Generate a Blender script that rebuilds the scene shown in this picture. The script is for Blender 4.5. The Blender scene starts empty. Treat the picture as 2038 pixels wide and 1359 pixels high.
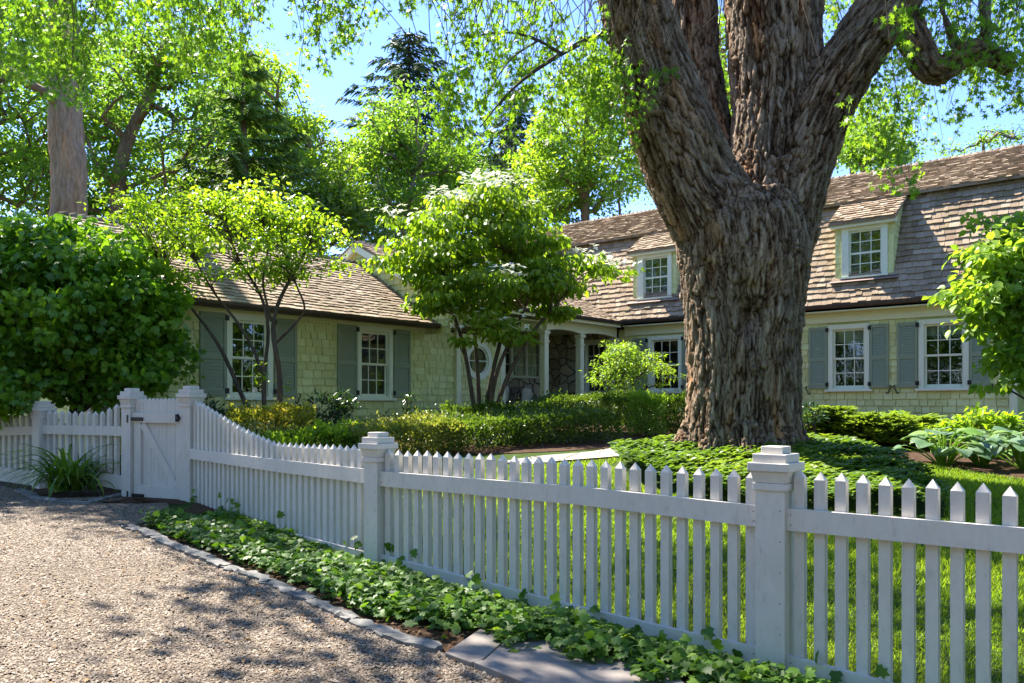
import bpy, math, random
import numpy as np
from mathutils import Vector, Matrix
PI = math.pi
RS = np.random.RandomState(11)
random.seed(5)
scene = bpy.context.scene
COL = scene.collection

# ------------------------------------------------------------------ survey of the place (metres, camera at x=y=0)
FPX, CX, HY, H = 1630.0, 1019.0, 805.0, 1.5
EV = np.array((.766, -.643)); DV = np.array((.643, .766))      # along the fence / into the garden
def at(u, v, Y):
    return np.array(((u-CX)/FPX*Y, Y, H-(v-HY)/FPX*Y))
G_D = np.array((-60, 0, .6, 2, 5, 8, 11, 14.5, 20, 60)); G_Z = np.array((0, 0, .05, .25, .55, .64, .78, .97, 1.05, 1.4))
def ground(x, y):
    x = np.asarray(x, float); y = np.asarray(y, float)
    d = x*DV[0]+y*DV[1]-4.41; e = x*EV[0]+y*EV[1]
    g = np.interp(d, G_D, G_Z)
    g2 = (np.interp(d-.5, G_D, G_Z)+np.interp(d+.5, G_D, G_Z))/2
    g = np.where(d > .8, g2, g)
    mound = .14*np.exp(-((x-3.0)**2+(y-10.6)**2)/1.6**2)
    return g+np.clip(-.05*(e+1.8), -.12, .36)+mound
def gp(u, v, dz=0):
    Y = 8.0
    for _ in range(60):
        z = float(ground((u-CX)/FPX*Y, Y))+dz
        Yn = min(max((H-z)*FPX/(v-HY), .5), 60)
        Y = Y*.6+Yn*.4
    return np.array(((u-CX)/FPX*Y, Y, z))
def onground(x, y, dz=0):
    return np.array((x, y, float(ground(x, y))+dz))

# ------------------------------------------------------------------ helpers: objects
INV = {}
def thing(name, label, cat, loc=(0, 0, 0), rotz=0, group=None):
    o = bpy.data.objects.new(name, None); COL.objects.link(o)
    o.empty_display_size = .2
    o.location = tuple(float(c) for c in loc); o.rotation_euler = (0, 0, rotz)
    o['label'] = label; o['category'] = cat
    if group: o['group'] = group
    INV[o.name] = (Matrix.Translation(Vector([float(c) for c in loc])) @ Matrix.Rotation(rotz, 4, 'Z')).inverted()
    return o
def tag(o, label, cat, group=None, kind=None):
    if label: o['label'] = label
    if cat: o['category'] = cat
    if group: o['group'] = group
    if kind: o['kind'] = kind
    return o
def mk(name, V, F, mat, parent=None, tint=None, smooth=False, label=None, vec=None, origin=None):
    """V in world metres; becomes ONE mesh object under parent."""
    V = np.asarray(V, dtype=np.float64).reshape(-1, 3)
    me = bpy.data.meshes.new(name)
    root = None
    if parent is not None:
        M = INV[parent.name]
        A = np.array(M)
        V = V @ A[:3, :3].T + A[:3, 3]
    elif origin is not None:
        V = V-np.asarray(origin)
    if isinstance(F, np.ndarray):
        n, m, k = len(V), F.shape[0], F.shape[1]
        me.vertices.add(n); me.vertices.foreach_set('co', V.astype(np.float32).ravel())
        me.loops.add(m*k); me.loops.foreach_set('vertex_index', F.astype(np.int32).ravel())
        me.polygons.add(m); me.polygons.foreach_set('loop_start', np.arange(0, m*k, k, dtype=np.int32))
        me.update(calc_edges=True)
    else:
        me.from_pydata([tuple(v) for v in V], [], [tuple(int(i) for i in f) for f in F])
        me.update()
    if smooth: me.polygons.foreach_set('use_smooth', np.ones(len(me.polygons), dtype=bool))
    if tint is not None:
        a = me.attributes.new('tint', 'FLOAT', 'POINT'); a.data.foreach_set('value', np.asarray(tint, dtype=np.float32).ravel())
    if vec is not None:
        a = me.attributes.new('barkco', 'FLOAT_VECTOR', 'POINT'); a.data.foreach_set('vector', np.asarray(vec, dtype=np.float32).ravel())
    if mat: me.materials.append(mat)
    o = bpy.data.objects.new(name, me); COL.objects.link(o)
    if parent is not None:
        o.parent = parent; INV[o.name] = INV[parent.name]
    elif origin is not None:
        o.location = tuple(float(c) for c in origin)
        INV[o.name] = Matrix.Translation(Vector([float(c) for c in origin])).inverted()
    else:
        INV[o.name] = Matrix.Identity(4)
    if label: o['label'] = label
    return o
class MB:
    """collects boxes and faces in a local frame (a, o, z): a along r, o outward along w"""
    def __init__(s, org=(0, 0, 0), r=(1, 0), w=(0, -1)):
        s.V = []; s.F = []; s.T = []
        s.org = np.array(org, float); s.r = np.array((r[0], r[1], 0.)); s.w = np.array((w[0], w[1], 0.))
    def p(s, a, o, z):
        return s.org+s.r*a+s.w*o+np.array((0, 0, z))
    def face(s, pts, t=.5):
        i = len(s.V)
        s.V += [s.p(*q) for q in pts]; s.T += [t]*len(pts); s.F.append(list(range(i, i+len(pts))))
    def hexa(s, q, t=.5):
        """q: 8 points (4 bottom ccw, 4 top)"""
        i = len(s.V); s.V += [s.p(*c) for c in q]; s.T += [t]*8
        for f in ((0, 3, 2, 1), (4, 5, 6, 7), (0, 1, 5, 4), (1, 2, 6, 5), (2, 3, 7, 6), (3, 0, 4, 7)):
            s.F.append([i+k for k in f])
    def box(s, a0, a1, o0, o1, z0, z1, t=.5):
        s.hexa([(a0, o0, z0), (a1, o0, z0), (a1, o1, z0), (a0, o1, z0), (a0, o0, z1), (a1, o0, z1), (a1, o1, z1), (a0, o1, z1)], t)
    def build(s, name, mat, parent=None, label=None, bevel=0, origin=None):
        o = mk(name, np.array(s.V), s.F, mat, parent, tint=s.T, label=label, origin=origin)
        if bevel:
            m = o.modifiers.new('bevel', 'BEVEL'); m.width = bevel; m.segments = 2; m.limit_method = 'ANGLE'; m.angle_limit = .6
            m.harden_normals = False
        return o

def vhash(ix, iy, iz, seed):
    h = (ix*374761393+iy*668265263+iz*2147483647+seed*144665) & 0xffffffff
    h = ((h ^ (h >> 13))*1274126177) & 0xffffffff
    return ((h ^ (h >> 16)) & 0xffff)/65535.0
def vnoise(P, seed=0):
    P = np.asarray(P, float); I = np.floor(P).astype(np.int64); f = P-I; f = f*f*(3-2*f)
    r = 0
    for dx in (0, 1):
        for dy in (0, 1):
            for dz in (0, 1):
                w = (f[:, 0] if dx else 1-f[:, 0])*(f[:, 1] if dy else 1-f[:, 1])*(f[:, 2] if dz else 1-f[:, 2])
                r = r+w*vhash(I[:, 0]+dx, I[:, 1]+dy, I[:, 2]+dz, seed)
    return r
def unit(v):
    v = np.asarray(v, float)
    return v/np.maximum(np.linalg.norm(v, axis=-1, keepdims=True), 1e-9)

def tube(path, rad, sides=8, cap=True):
    P = np.asarray(path, float); n = len(P); R = np.broadcast_to(np.asarray(rad, float), (n,))
    T = unit(np.gradient(P, axis=0))
    ref = np.array((1., 0, 0)) if abs(T[0][0]) < .8 else np.array((0, 1., 0))
    x = unit(ref-T[0]*ref.dot(T[0])); V = []; th = np.arange(sides)*2*PI/sides
    for i in range(n):
        x = unit(x-T[i]*x.dot(T[i])); y = np.cross(T[i], x)
        V.append(P[i]+R[i]*(np.cos(th)[:, None]*x+np.sin(th)[:, None]*y))
    V = np.concatenate(V); k = np.arange(sides); F = []
    for i in range(n-1):
        a = i*sides+k; b = i*sides+(k+1) % sides
        F.append(np.stack((a, b, b+sides, a+sides), 1))
    F = np.concatenate(F)
    if cap:
        V = np.concatenate((V, P[:1], P[-1:])); c0 = n*sides; c1 = c0+1
        F = np.concatenate((F, np.stack((k*0+c0, (k+1) % sides, k, k), 1), np.stack((k*0+c1, (n-1)*sides+k, (n-1)*sides+(k+1) % sides, (n-1)*sides+(k+1) % sides), 1)))
    return V, F
def tubes(paths, sides=6):
    Vs = []; Fs = []; n = 0
    for p, r in paths:
        v, f = tube(p, r, sides, cap=False); Vs.append(v); Fs.append(f+n); n += len(v)
    return np.concatenate(Vs), np.concatenate(Fs)
def smoothpath(P, n=24):
    P = np.asarray(P, float)
    s = np.concatenate(([0], np.cumsum(np.linalg.norm(np.diff(P[:, :3], axis=0), axis=1)))); q = np.linspace(0, s[-1], n)
    R = np.stack([np.interp(q, s, P[:, k]) for k in range(P.shape[1])], 1)
    for _ in range(3):
        R[1:-1] = (R[:-2]+2*R[1:-1]+R[2:])/4
    return R

# ------------------------------------------------------------------ leaves
def fan(outline, cz=0.0, c=(0, .4)):
    o = np.array(outline, float); n = len(o)
    V = np.concatenate((np.array([[c[0], c[1], cz]]), o)); F = np.array([[0, 1+i, 1+(i+1) % n] for i in range(n)])
    return V, F
T_OVAL = (np.array([[0, 0, 0], [.3, .42, .07], [0, 1, -.1], [-.3, .42, .07]]), np.array([[0, 1, 2], [0, 2, 3]]))
T_LONG = (np.array([[0, 0, 0], [.17, .4, .04], [0, 1, -.12], [-.17, .4, .04]]), np.array([[0, 1, 2], [0, 2, 3]]))
T_BROAD = (np.array([[0, 0, 0], [.27, .22, .05], [.3, .55, .05], [0, 1, -.14], [-.3, .55, .05], [-.27, .22, .05], [0, .45, -.01]]),
           np.array([[0, 1, 6], [1, 2, 6], [2, 3, 6], [3, 4, 6], [4, 5, 6], [5, 0, 6]]))
T_MAPLE = fan([(0, 0, 0), (.1, .26, 0), (.42, .2, -.05), (.2, .42, .03), (.5, .72, -.05), (.12, .56, .02), (0, 1.05, -.08), (-.12, .56, .02), (-.5, .72, -.05), (-.2, .42, .03), (-.42, .2, -.05), (-.1, .26, 0)], .02, (0, .4))
T_IVY = fan([(0, 0, 0), (.3, -.06, -.03), (.5, .22, -.05), (.3, .42, .02), (.42, .68, -.04), (.16, .7, .02), (0, 1.0, -.06), (-.16, .7, .02), (-.42, .68, -.04), (-.3, .42, .02), (-.5, .22, -.05), (-.3, -.06, -.03)], .03, (0, .32))
T_VIB = fan([(0, 0, 0), (.3, .12, .03), (.48, .4, -.02), (.42, .72, -.05), (.2, .66, .02), (0, 1.0, -.12), (-.2, .66, .02), (-.42, .72, -.05), (-.48, .4, -.02), (-.3, .12, .03)], .05, (0, .42))
T_NEEDLE = (np.array([[-.05, 0, 0], [.05, 0, 0], [.035, .6, .03], [0, 1, 0], [-.035, .6, .03]]), np.array([[0, 1, 2], [0, 2, 4], [4, 2, 3]]))
T_STAR = (np.array([[0, 0, 0.0], [.16, .28, .05], [0, .6, 0], [-.16, .28, .05]]), np.array([[0, 1, 2], [0, 2, 3]]))
def leafgeo(P, T, N, size, tmpl, tint=None):
    P = np.asarray(P, float); T = unit(T); S = unit(np.cross(T, N)); N2 = np.cross(S, T)
    size = np.broadcast_to(np.asarray(size, float), (len(P),))[:, None, None]
    tv, tf = tmpl
    V = P[:, None, :]+size*(tv[None, :, 0:1]*S[:, None, :]+tv[None, :, 1:2]*T[:, None, :]+tv[None, :, 2:3]*N2[:, None, :])
    F = tf[None]+(np.arange(len(P))*len(tv))[:, None, None]
    if tint is None: tint = RS.rand(len(P))
    return V.reshape(-1, 3), F.reshape(-1, 3), np.repeat(tint, len(tv))
def joing(parts):
    n = 0; Vs = []; Fs = []; Ts = []
    for v, f, t in parts:
        Vs.append(v); Fs.append(f+n); Ts.append(t); n += len(v)
    return np.concatenate(Vs), np.concatenate(Fs), np.concatenate(Ts)
def rdir(n):
    return unit(RS.normal(size=(n, 3)))

# ------------------------------------------------------------------ materials
def newmat(name):
    m = bpy.data.materials.new(name); m.use_nodes = True
    nt = m.node_tree; nt.nodes.clear()
    out = nt.nodes.new('ShaderNodeOutputMaterial')
    return m, nt, out
def ramp(nt, fac, stops):
    r = nt.nodes.new('ShaderNodeValToRGB')
    e = r.color_ramp.elements
    while len(e) > 1: e.remove(e[-1])
    e[0].position = stops[0][0]; e[0].color = (*stops[0][1], 1)
    for p, c in stops[1:]:
        k = e.new(p); k.color = (*c, 1)
    nt.links.new(fac, r.inputs['Fac'])
    return r.outputs['Color']
def noise_tex(nt, scale, detail=4, vec=None, rough=.6):
    n = nt.nodes.new('ShaderNodeTexNoise'); n.inputs['Scale'].default_value = scale; n.inputs['Detail'].default_value = detail; n.inputs['Roughness'].default_value = rough
    if vec is not None: nt.links.new(vec, n.inputs['Vector'])
    return n.outputs['Fac']
def wcoord(nt, scale=(1, 1, 1), src='Object', attr=None):
    if attr:
        t = nt.nodes.new('ShaderNodeAttribute'); t.attribute_name = attr; o = t.outputs['Vector']
    else:
        t = nt.nodes.new('ShaderNodeTexCoord'); o = t.outputs[src]
    m = nt.nodes.new('ShaderNodeMapping'); m.inputs['Scale'].default_value = scale
    nt.links.new(o, m.inputs['Vector'])
    return m.outputs['Vector']
def mixc(nt, a, b, fac, mode='MIX'):
    m = nt.nodes.new('ShaderNodeMix'); m.data_type = 'RGBA'; m.blend_type = mode
    for s, v in ((m.inputs[6], a), (m.inputs[7], b)):
        if isinstance(v, tuple): s.default_value = (*v, 1)
        else: nt.links.new(v, s)
    if isinstance(fac, (int, float)): m.inputs[0].default_value = fac
    else: nt.links.new(fac, m.inputs[0])
    return m.outputs[2]
def math_(nt, op, a, b=0.0):
    m = nt.nodes.new('ShaderNodeMath'); m.operation = op
    for s, v in ((m.inputs[0], a), (m.inputs[1], b)):
        if isinstance(v, (int, float)): s.default_value = v
        else: nt.links.new(v, s)
    return m.outputs[0]
def attr_fac(nt, name='tint'):
    t = nt.nodes.new('ShaderNodeAttribute'); t.attribute_name = name
    return t.outputs['Fac']
def pbsdf(nt, col, rough=.6, spec=.3, bump=None, bstr=.3, bdist=.01):
    b = nt.nodes.new('ShaderNodeBsdfPrincipled')
    if isinstance(col, tuple): b.inputs['Base Color'].default_value = (*col, 1)
    else: nt.links.new(col, b.inputs['Base Color'])
    b.inputs['Roughness'].default_value = rough; b.inputs['Specular IOR Level'].default_value = spec
    if bump is not None:
        n = nt.nodes.new('ShaderNodeBump'); n.inputs['Strength'].default_value = bstr; n.inputs['Distance'].default_value = bdist
        nt.links.new(bump, n.inputs['Height']); nt.links.new(n.outputs['Normal'], b.inputs['Normal'])
    return b
def leaf_mat(name, dark, mid, light, trans=.42, rough=.42, spec=.35, warm=(1.25, 1.15, .45)):
    m, nt, out = newmat(name)
    c = ramp(nt, attr_fac(nt), [(0, dark), (.5, mid), (1, light)])
    b = pbsdf(nt, c, rough, spec)
    t = nt.nodes.new('ShaderNodeBsdfTranslucent')
    tc = mixc(nt, c, warm, 1.0, 'MULTIPLY')
    tc2 = mixc(nt, tc, (1.9, 1.9, 1.9), 1.0, 'MULTIPLY')
    nt.links.new(tc2, t.inputs['Color'])
    mx = nt.nodes.new('ShaderNodeMixShader'); mx.inputs[0].default_value = trans
    nt.links.new(b.outputs[0], mx.inputs[1]); nt.links.new(t.outputs[0], mx.inputs[2]); nt.links.new(mx.outputs[0], out.inputs[0])
    return m
def simple(name, col, rough=.6, spec=.3, nscale=30, namp=.12, bump=.1, stretch=(1, 1, 1), bdist=.004, tint_amp=0.0):
    m, nt, out = newmat(name)
    vec = wcoord(nt, stretch)
    n = noise_tex(nt, nscale, 5, vec)
    lo = tuple(c*(1-namp*1.6) for c in col); hi = tuple(min(c*(1+namp), .95) for c in col)
    c = ramp(nt, n, [(.25, lo), (.75, hi)])
    if tint_amp:
        tv = ramp(nt, attr_fac(nt), [(0, (1-tint_amp,)*3), (1, (1+tint_amp,)*3)])
        c = mixc(nt, c, tv, 1.0, 'MULTIPLY')
    b = pbsdf(nt, c, rough, spec, n, bump, bdist)
    nt.links.new(b.outputs[0], out.inputs[0])
    return m

M = {}
M['fence_paint'] = None
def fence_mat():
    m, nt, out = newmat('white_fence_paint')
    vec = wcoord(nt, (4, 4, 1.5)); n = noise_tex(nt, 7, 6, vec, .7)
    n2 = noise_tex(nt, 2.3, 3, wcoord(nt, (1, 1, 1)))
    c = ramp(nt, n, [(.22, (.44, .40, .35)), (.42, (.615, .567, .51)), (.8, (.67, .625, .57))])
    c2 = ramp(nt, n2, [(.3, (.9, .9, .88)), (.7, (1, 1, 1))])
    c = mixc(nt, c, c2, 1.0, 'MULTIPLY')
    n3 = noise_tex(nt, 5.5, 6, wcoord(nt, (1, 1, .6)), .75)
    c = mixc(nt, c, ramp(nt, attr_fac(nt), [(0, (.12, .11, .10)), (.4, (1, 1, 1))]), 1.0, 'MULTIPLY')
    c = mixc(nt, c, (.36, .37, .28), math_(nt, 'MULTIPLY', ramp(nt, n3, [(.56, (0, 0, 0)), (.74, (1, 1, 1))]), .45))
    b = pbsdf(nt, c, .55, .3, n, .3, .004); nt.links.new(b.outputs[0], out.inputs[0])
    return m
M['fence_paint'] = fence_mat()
def shingle_mat(name, stops, rough=.85, grain=.35, stain=None):
    m, nt, out = newmat(name)
    c = ramp(nt, attr_fac(nt), stops)
    n = noise_tex(nt, 9, 6, wcoord(nt, (5, 5, 1.0)), .7)
    g = ramp(nt, n, [(.25, (1-grain,)*3), (.75, (1+grain*.5,)*3)])
    c = mixc(nt, c, g, 1.0, 'MULTIPLY')
    n2 = noise_tex(nt, .9, 4, wcoord(nt))
    g2 = ramp(nt, n2, [(.3, (.82, .82, .8)), (.7, (1.08, 1.06, 1.04))])
    c = mixc(nt, c, g2, 1.0, 'MULTIPLY')
    if stain:
        n3 = noise_tex(nt, 2.2, 5, wcoord(nt)); k = ramp(nt, n3, [(.55, (0, 0, 0)), (.72, (1, 1, 1))])
        c = mixc(nt, c, stain, math_(nt, 'MULTIPLY', k, .5))
    b = pbsdf(nt, c, rough, .2, n, .35, .006); nt.links.new(b.outputs[0], out.inputs[0])
    return m
M['roof'] = shingle_mat('cedar_roof_shingles', [(0, (.22, .155, .10)), (.35, (.31, .232, .155)), (.7, (.385, .297, .205)), (1, (.47, .38, .275))], stain=(.22, .2, .08))
M['siding'] = shingle_mat('cream_shingle_siding', [(0, (.58, .585, .25)), (.5, (.67, .685, .32)), (1, (.73, .75, .39))], grain=.12)
M['trim'] = simple('cream_trim_paint', (.74, .755, .52), .5, .35, 20, .05, .05)
M['white_trim'] = simple('white_window_paint', (.74, .765, .60), .45, .35, 25, .04, .05)
M['shutter'] = simple('grey_green_shutter_paint', (.25, .295, .20), .5, .3, 25, .08, .06)
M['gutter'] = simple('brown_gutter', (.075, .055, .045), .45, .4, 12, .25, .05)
M['iron'] = simple('black_iron', (.012, .012, .013), .5, .4, 40, .2, .1)
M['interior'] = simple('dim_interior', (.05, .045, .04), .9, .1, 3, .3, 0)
M['blind'] = simple('white_blind', (.7, .7, .66), .8, .1, 30, .04, .05)
def glass_mat():
    m, nt, out = newmat('window_glass')
    t = nt.nodes.new('ShaderNodeBsdfTransparent'); t.inputs[0].default_value = (.62, .68, .64, 1)
    g = nt.nodes.new('ShaderNodeBsdfGlossy'); g.inputs['Roughness'].default_value = .015; g.inputs['Color'].default_value = (.95, 1, .97, 1)
    n = noise_tex(nt, 3.5, 2, wcoord(nt)); bp = nt.nodes.new('ShaderNodeBump'); bp.inputs['Strength'].default_value = .06; bp.inputs['Distance'].default_value = .03
    nt.links.new(n, bp.inputs['Height']); nt.links.new(bp.outputs[0], g.inputs['Normal'])
    fr = nt.nodes.new('ShaderNodeFresnel'); fr.inputs['IOR'].default_value = 1.5
    fac = math_(nt, 'ADD', math_(nt, 'MULTIPLY', fr.outputs[0], 1.3), .03)
    mx = nt.nodes.new('ShaderNodeMixShader'); nt.links.new(fac, mx.inputs[0]); nt.links.new(t.outputs[0], mx.inputs[1]); nt.links.new(g.outputs[0], mx.inputs[2])
    nt.links.new(mx.outputs[0], out.inputs[0])
    return m
M['glass'] = glass_mat()
def bark_mat(name, stops, attr=True, scale=1.0, bstr=.6):
    m, nt, out = newmat(name)
    v = wcoord(nt, (1, 1, 1), attr='barkco') if attr else wcoord(nt, (1, 1, .22))
    n1 = noise_tex(nt, 16*scale, 7, v, .68); n2 = noise_tex(nt, 2.2*scale, 4, v, .6)
    c = ramp(nt, n1, stops)
    c2 = ramp(nt, n2, [(.28, (.66, .64, .64)), (.48, (1, 1, 1)), (.6, (1.18, 1.03, .9)), (.7, (1.5, 1.0, .62))])
    c = mixc(nt, c, c2, 1.0, 'MULTIPLY')
    if attr:
        c = mixc(nt, c, ramp(nt, attr_fac(nt), [(0, (.13, .085, .06)), (.28, (.5, .42, .35)), (.55, (.95, .93, .9)), (1, (1.5, 1.5, 1.48))]), 1.0, 'MULTIPLY')
    b = pbsdf(nt, c, .9, .15, n1, bstr, .02); nt.links.new(b.outputs[0], out.inputs[0])
    return m
M['maple_bark'] = bark_mat('shaggy_maple_bark', [(.25, (.07, .045, .03)), (.45, (.175, .128, .09)), (.6, (.27, .212, .162)), (.78, (.45, .385, .325))], bstr=.9)
M['bark'] = bark_mat('brown_bark', [(.25, (.07, .05, .034)), (.5, (.17, .125, .085)), (.75, (.29, .225, .16))], attr=False)
M['tan_bark'] = bark_mat('tan_mottled_bark', [(.25, (.12, .085, .055)), (.5, (.27, .205, .14)), (.75, (.42, .335, .24))], attr=False)
M['grey_bark'] = bark_mat('grey_bark', [(.25, (.08, .07, .06)), (.5, (.18, .155, .13)), (.75, (.28, .25, .22))], attr=False)
M['stem_bark'] = bark_mat('dark_stem_bark', [(.25, (.04, .032, .026)), (.5, (.085, .068, .052)), (.75, (.14, .115, .09))], attr=False)

# leaf materials (reflectance colours)
M['l_maple'] = leaf_mat('maple_leaf', (.062, .145, .014), (.11, .225, .02), (.19, .31, .03), .52)
M['l_bush'] = leaf_mat('viburnum_leaf', (.055, .14, .014), (.10, .22, .018), (.18, .32, .03), .46, .36, .45)
M['l_lime'] = leaf_mat('lime_leaf', (.10, .19, .014), (.16, .27, .02), (.25, .35, .035), .5)
M['l_dogwood'] = leaf_mat('dogwood_leaf', (.085, .17, .016), (.14, .24, .02), (.22, .32, .03), .48)
M['l_right'] = leaf_mat('right_bush_leaf', (.10, .20, .024), (.16, .27, .034), (.24, .34, .05), .46)
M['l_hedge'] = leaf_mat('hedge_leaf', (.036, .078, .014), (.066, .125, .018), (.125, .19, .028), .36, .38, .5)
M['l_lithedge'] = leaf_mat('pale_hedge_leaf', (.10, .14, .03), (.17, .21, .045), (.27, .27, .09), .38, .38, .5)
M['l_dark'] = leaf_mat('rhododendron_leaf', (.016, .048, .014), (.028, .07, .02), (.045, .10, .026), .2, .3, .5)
M['l_spirea'] = leaf_mat('golden_spirea_leaf', (.12, .17, .025), (.22, .25, .04), (.36, .27, .09), .4)
M['l_juniper'] = leaf_mat('juniper_spray', (.07, .13, .02), (.13, .21, .034), (.22, .31, .055), .32, .55, .2)
M['l_hosta'] = leaf_mat('hosta_leaf', (.07, .15, .045), (.12, .21, .10), (.20, .28, .19), .34, .42, .35, (1.1, 1.15, .6))
M['l_ivy'] = leaf_mat('ivy_leaf', (.045, .105, .013), (.085, .185, .02), (.21, .32, .04), .38, .5, .35)
M['l_pachy'] = leaf_mat('pachysandra_leaf', (.05, .11, .018), (.09, .17, .026), (.19, .27, .05), .35, .45, .35)
M['l_back1'] = leaf_mat('woodland_leaf', (.06, .135, .022), (.105, .205, .03), (.18, .285, .04), .5)
M['l_back2'] = leaf_mat('bright_woodland_leaf', (.095, .18, .02), (.155, .26, .03), (.235, .34, .045), .5)
M['l_back3'] = leaf_mat('dark_woodland_leaf', (.05, .105, .02), (.085, .155, .028), (.14, .22, .04), .44)
M['l_spruce'] = leaf_mat('spruce_needles', (.022, .055, .034), (.04, .08, .045), (.065, .11, .058), .15, .6, .2)
M['l_pine'] = leaf_mat('pine_needles', (.07, .13, .05), (.12, .20, .065), (.18, .28, .09), .4, .55, .2)
M['l_lily'] = leaf_mat('daylily_leaf', (.05, .12, .018), (.09, .18, .026), (.16, .25, .04), .38)
M['l_grass'] = leaf_mat('lawn_grass', (.09, .17, .014), (.155, .25, .022), (.24, .32, .04), .45, .5, .25)
M['petal'] = leaf_mat('white_bract', (.62, .66, .5), (.74, .76, .64), (.8, .8, .72), .3, .5, .2, (.6, .6, .5))

# ------------------------------------------------------------------ camera, sun, sky
cam = bpy.data.cameras.new('camera'); co = bpy.data.objects.new('camera', cam); COL.objects.link(co)
co.location = (0, 0, H); co.rotation_euler = (PI/2, 0, 0)
cam.sensor_width = 36; cam.lens = FPX/2038*36; cam.shift_y = (HY-679.5)/2038
cam.clip_start = .05; cam.clip_end = 2000
scene.camera = co
EL = math.radians(52); SAZ = unit(np.array((-.71, .70)))
SUN = np.array((SAZ[0]*math.cos(EL), SAZ[1]*math.cos(EL), math.sin(EL)))
sl = bpy.data.lights.new('sun', 'SUN'); sl.energy = 4.3; sl.angle = math.radians(.55); sl.color = (1, .93, .82)
so = bpy.data.objects.new('sun', sl); COL.objects.link(so)
so.rotation_euler = Vector(SUN).to_track_quat('Z', 'Y').to_euler(); so.location = (-20, 12, 30)
w = bpy.data.worlds.new('World'); scene.world = w; w.use_nodes = True
nt = w.node_tree; bg = nt.nodes['Background']
sky = nt.nodes.new('ShaderNodeTexSky'); sky.sky_type = 'NISHITA'; sky.sun_disc = False
sky.sun_elevation = EL; sky.sun_rotation = math.atan2(SAZ[0], SAZ[1]); sky.air_density = .8; sky.dust_density = .05; sky.ozone_density = 9.0
hz = mixc(nt, sky.outputs[0], (1.02, .90, .97), 1.0, 'MULTIPLY'); nt.links.new(hz, bg.inputs[0]); bg.inputs[1].default_value = .115
vs = scene.view_settings; vs.view_transform = 'Standard'; vs.look = 'None'; vs.exposure = 2.17; vs.gamma = 1
cy = scene.cycles
cy.max_bounces = 7; cy.diffuse_bounces = 3; cy.glossy_bounces = 3; cy.transmission_bounces = 5; cy.transparent_max_bounces = 8
cy.sample_clamp_indirect = 6; cy.caustics_reflective = False; cy.caustics_refractive = False
cy.use_denoising = True
try: cy.denoiser = 'OPENIMAGEDENOISE'; cy.denoising_prefilter = 'ACCURATE'
except Exception: pass

# ------------------------------------------------------------------ ground
def axis(lo, hi, fine0, fine1, step, far):
    a = list(np.arange(fine0, fine1+1e-6, step)); s = step; x = fine0
    L = []
    while x > lo: s *= 1.25; x -= s; L.append(x)
    s = step; x = a[-1]; R = []
    while x < hi: s *= 1.25; x += s; R.append(x)
    return np.array(L[::-1]+a+R)
gx = axis(-500, 500, -12, 14, .25, 0); gy = axis(-300, 700, 1, 24, .25, 0)
X, Y = np.meshgrid(gx, gy); Z = ground(X, Y)
def gridfaces(ny, nx):
    i = np.arange(ny-1)[:, None]*nx+np.arange(nx-1)[None, :]
    return np.stack((i, i+1, i+nx+1, i+nx), -1).reshape(-1, 4)
def soil_mat(name, a, b_, c_, scale=9):
    m, nt, out = newmat(name); v = wcoord(nt)
    n = noise_tex(nt, scale, 8, v, .75); n2 = noise_tex(nt, 55, 4, v, .7)
    c = ramp(nt, n, [(.3, a), (.55, b_), (.75, c_)])
    c = mixc(nt, c, ramp(nt, n2, [(.3, (.6, .6, .6)), (.7, (1.3, 1.3, 1.3))]), 1, 'MULTIPLY')
    bs = pbsdf(nt, c, .95, .1, n2, .9, .02); nt.links.new(bs.outputs[0], out.inputs[0])
    return m
M['turf'] = soil_mat('turf_soil', (.03, .05, .012), (.05, .085, .015), (.085, .12, .025))
M['mulch'] = soil_mat('bark_mulch', (.045, .026, .016), (.085, .05, .03), (.15, .095, .06), 14)
g = mk('ground', np.stack((X, Y, Z), -1).reshape(-1, 3), gridfaces(len(gy), len(gx)), M['turf'], smooth=True); g['kind'] = 'structure'

def ed(p):
    return float(p[0]*EV[0]+p[1]*EV[1]), float(p[0]*DV[0]+p[1]*DV[1]-4.41)
def from_ed(e, d):
    d = np.asarray(d)+4.41; e = np.asarray(e)
    return e*EV[0]+d*DV[0], e*EV[1]+d*DV[1]
# gravel driveway: everything on the near side of the stone edging
EDGE_PX = [(40, 978), (75, 996), (118, 1003), (180, 1004), (244, 986), (262, 991), (335, 1003), (338, 1030), (250, 1052), (290, 1064), (330, 1085), (385, 1107), (440, 1130), (500, 1151), (560, 1174), (630, 1207), (700, 1240), (790, 1275), (880, 1302)]
EDGE = [gp(*q) for q in EDGE_PX]
ee = np.array([ed(p) for p in EDGE]); o_ = np.argsort(ee[:, 0])
e_s, d_s = ee[o_, 0], ee[o_, 1]
e_s = np.concatenate(([-40, -18], e_s, [-2.0, 0, 3, 40])); d_s = np.concatenate(([.6, .2], d_s, [-1.25, -1.3, -1.3, -1.3]))
def dedge(e): return np.interp(e, e_s, d_s)
es = np.concatenate((np.arange(-40, -14, 1.), np.arange(-14, 4, .06), np.arange(4, 41, 1.)))
ds = np.concatenate((np.array([0, .05, .15, .3]), np.arange(.5, 6, .2), np.arange(6, 14, 1.), [20, 40, 80]))
E_, D_ = np.meshgrid(es, ds); D_ = dedge(E_)-D_
gxx, gyy = from_ed(E_, D_)
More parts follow.
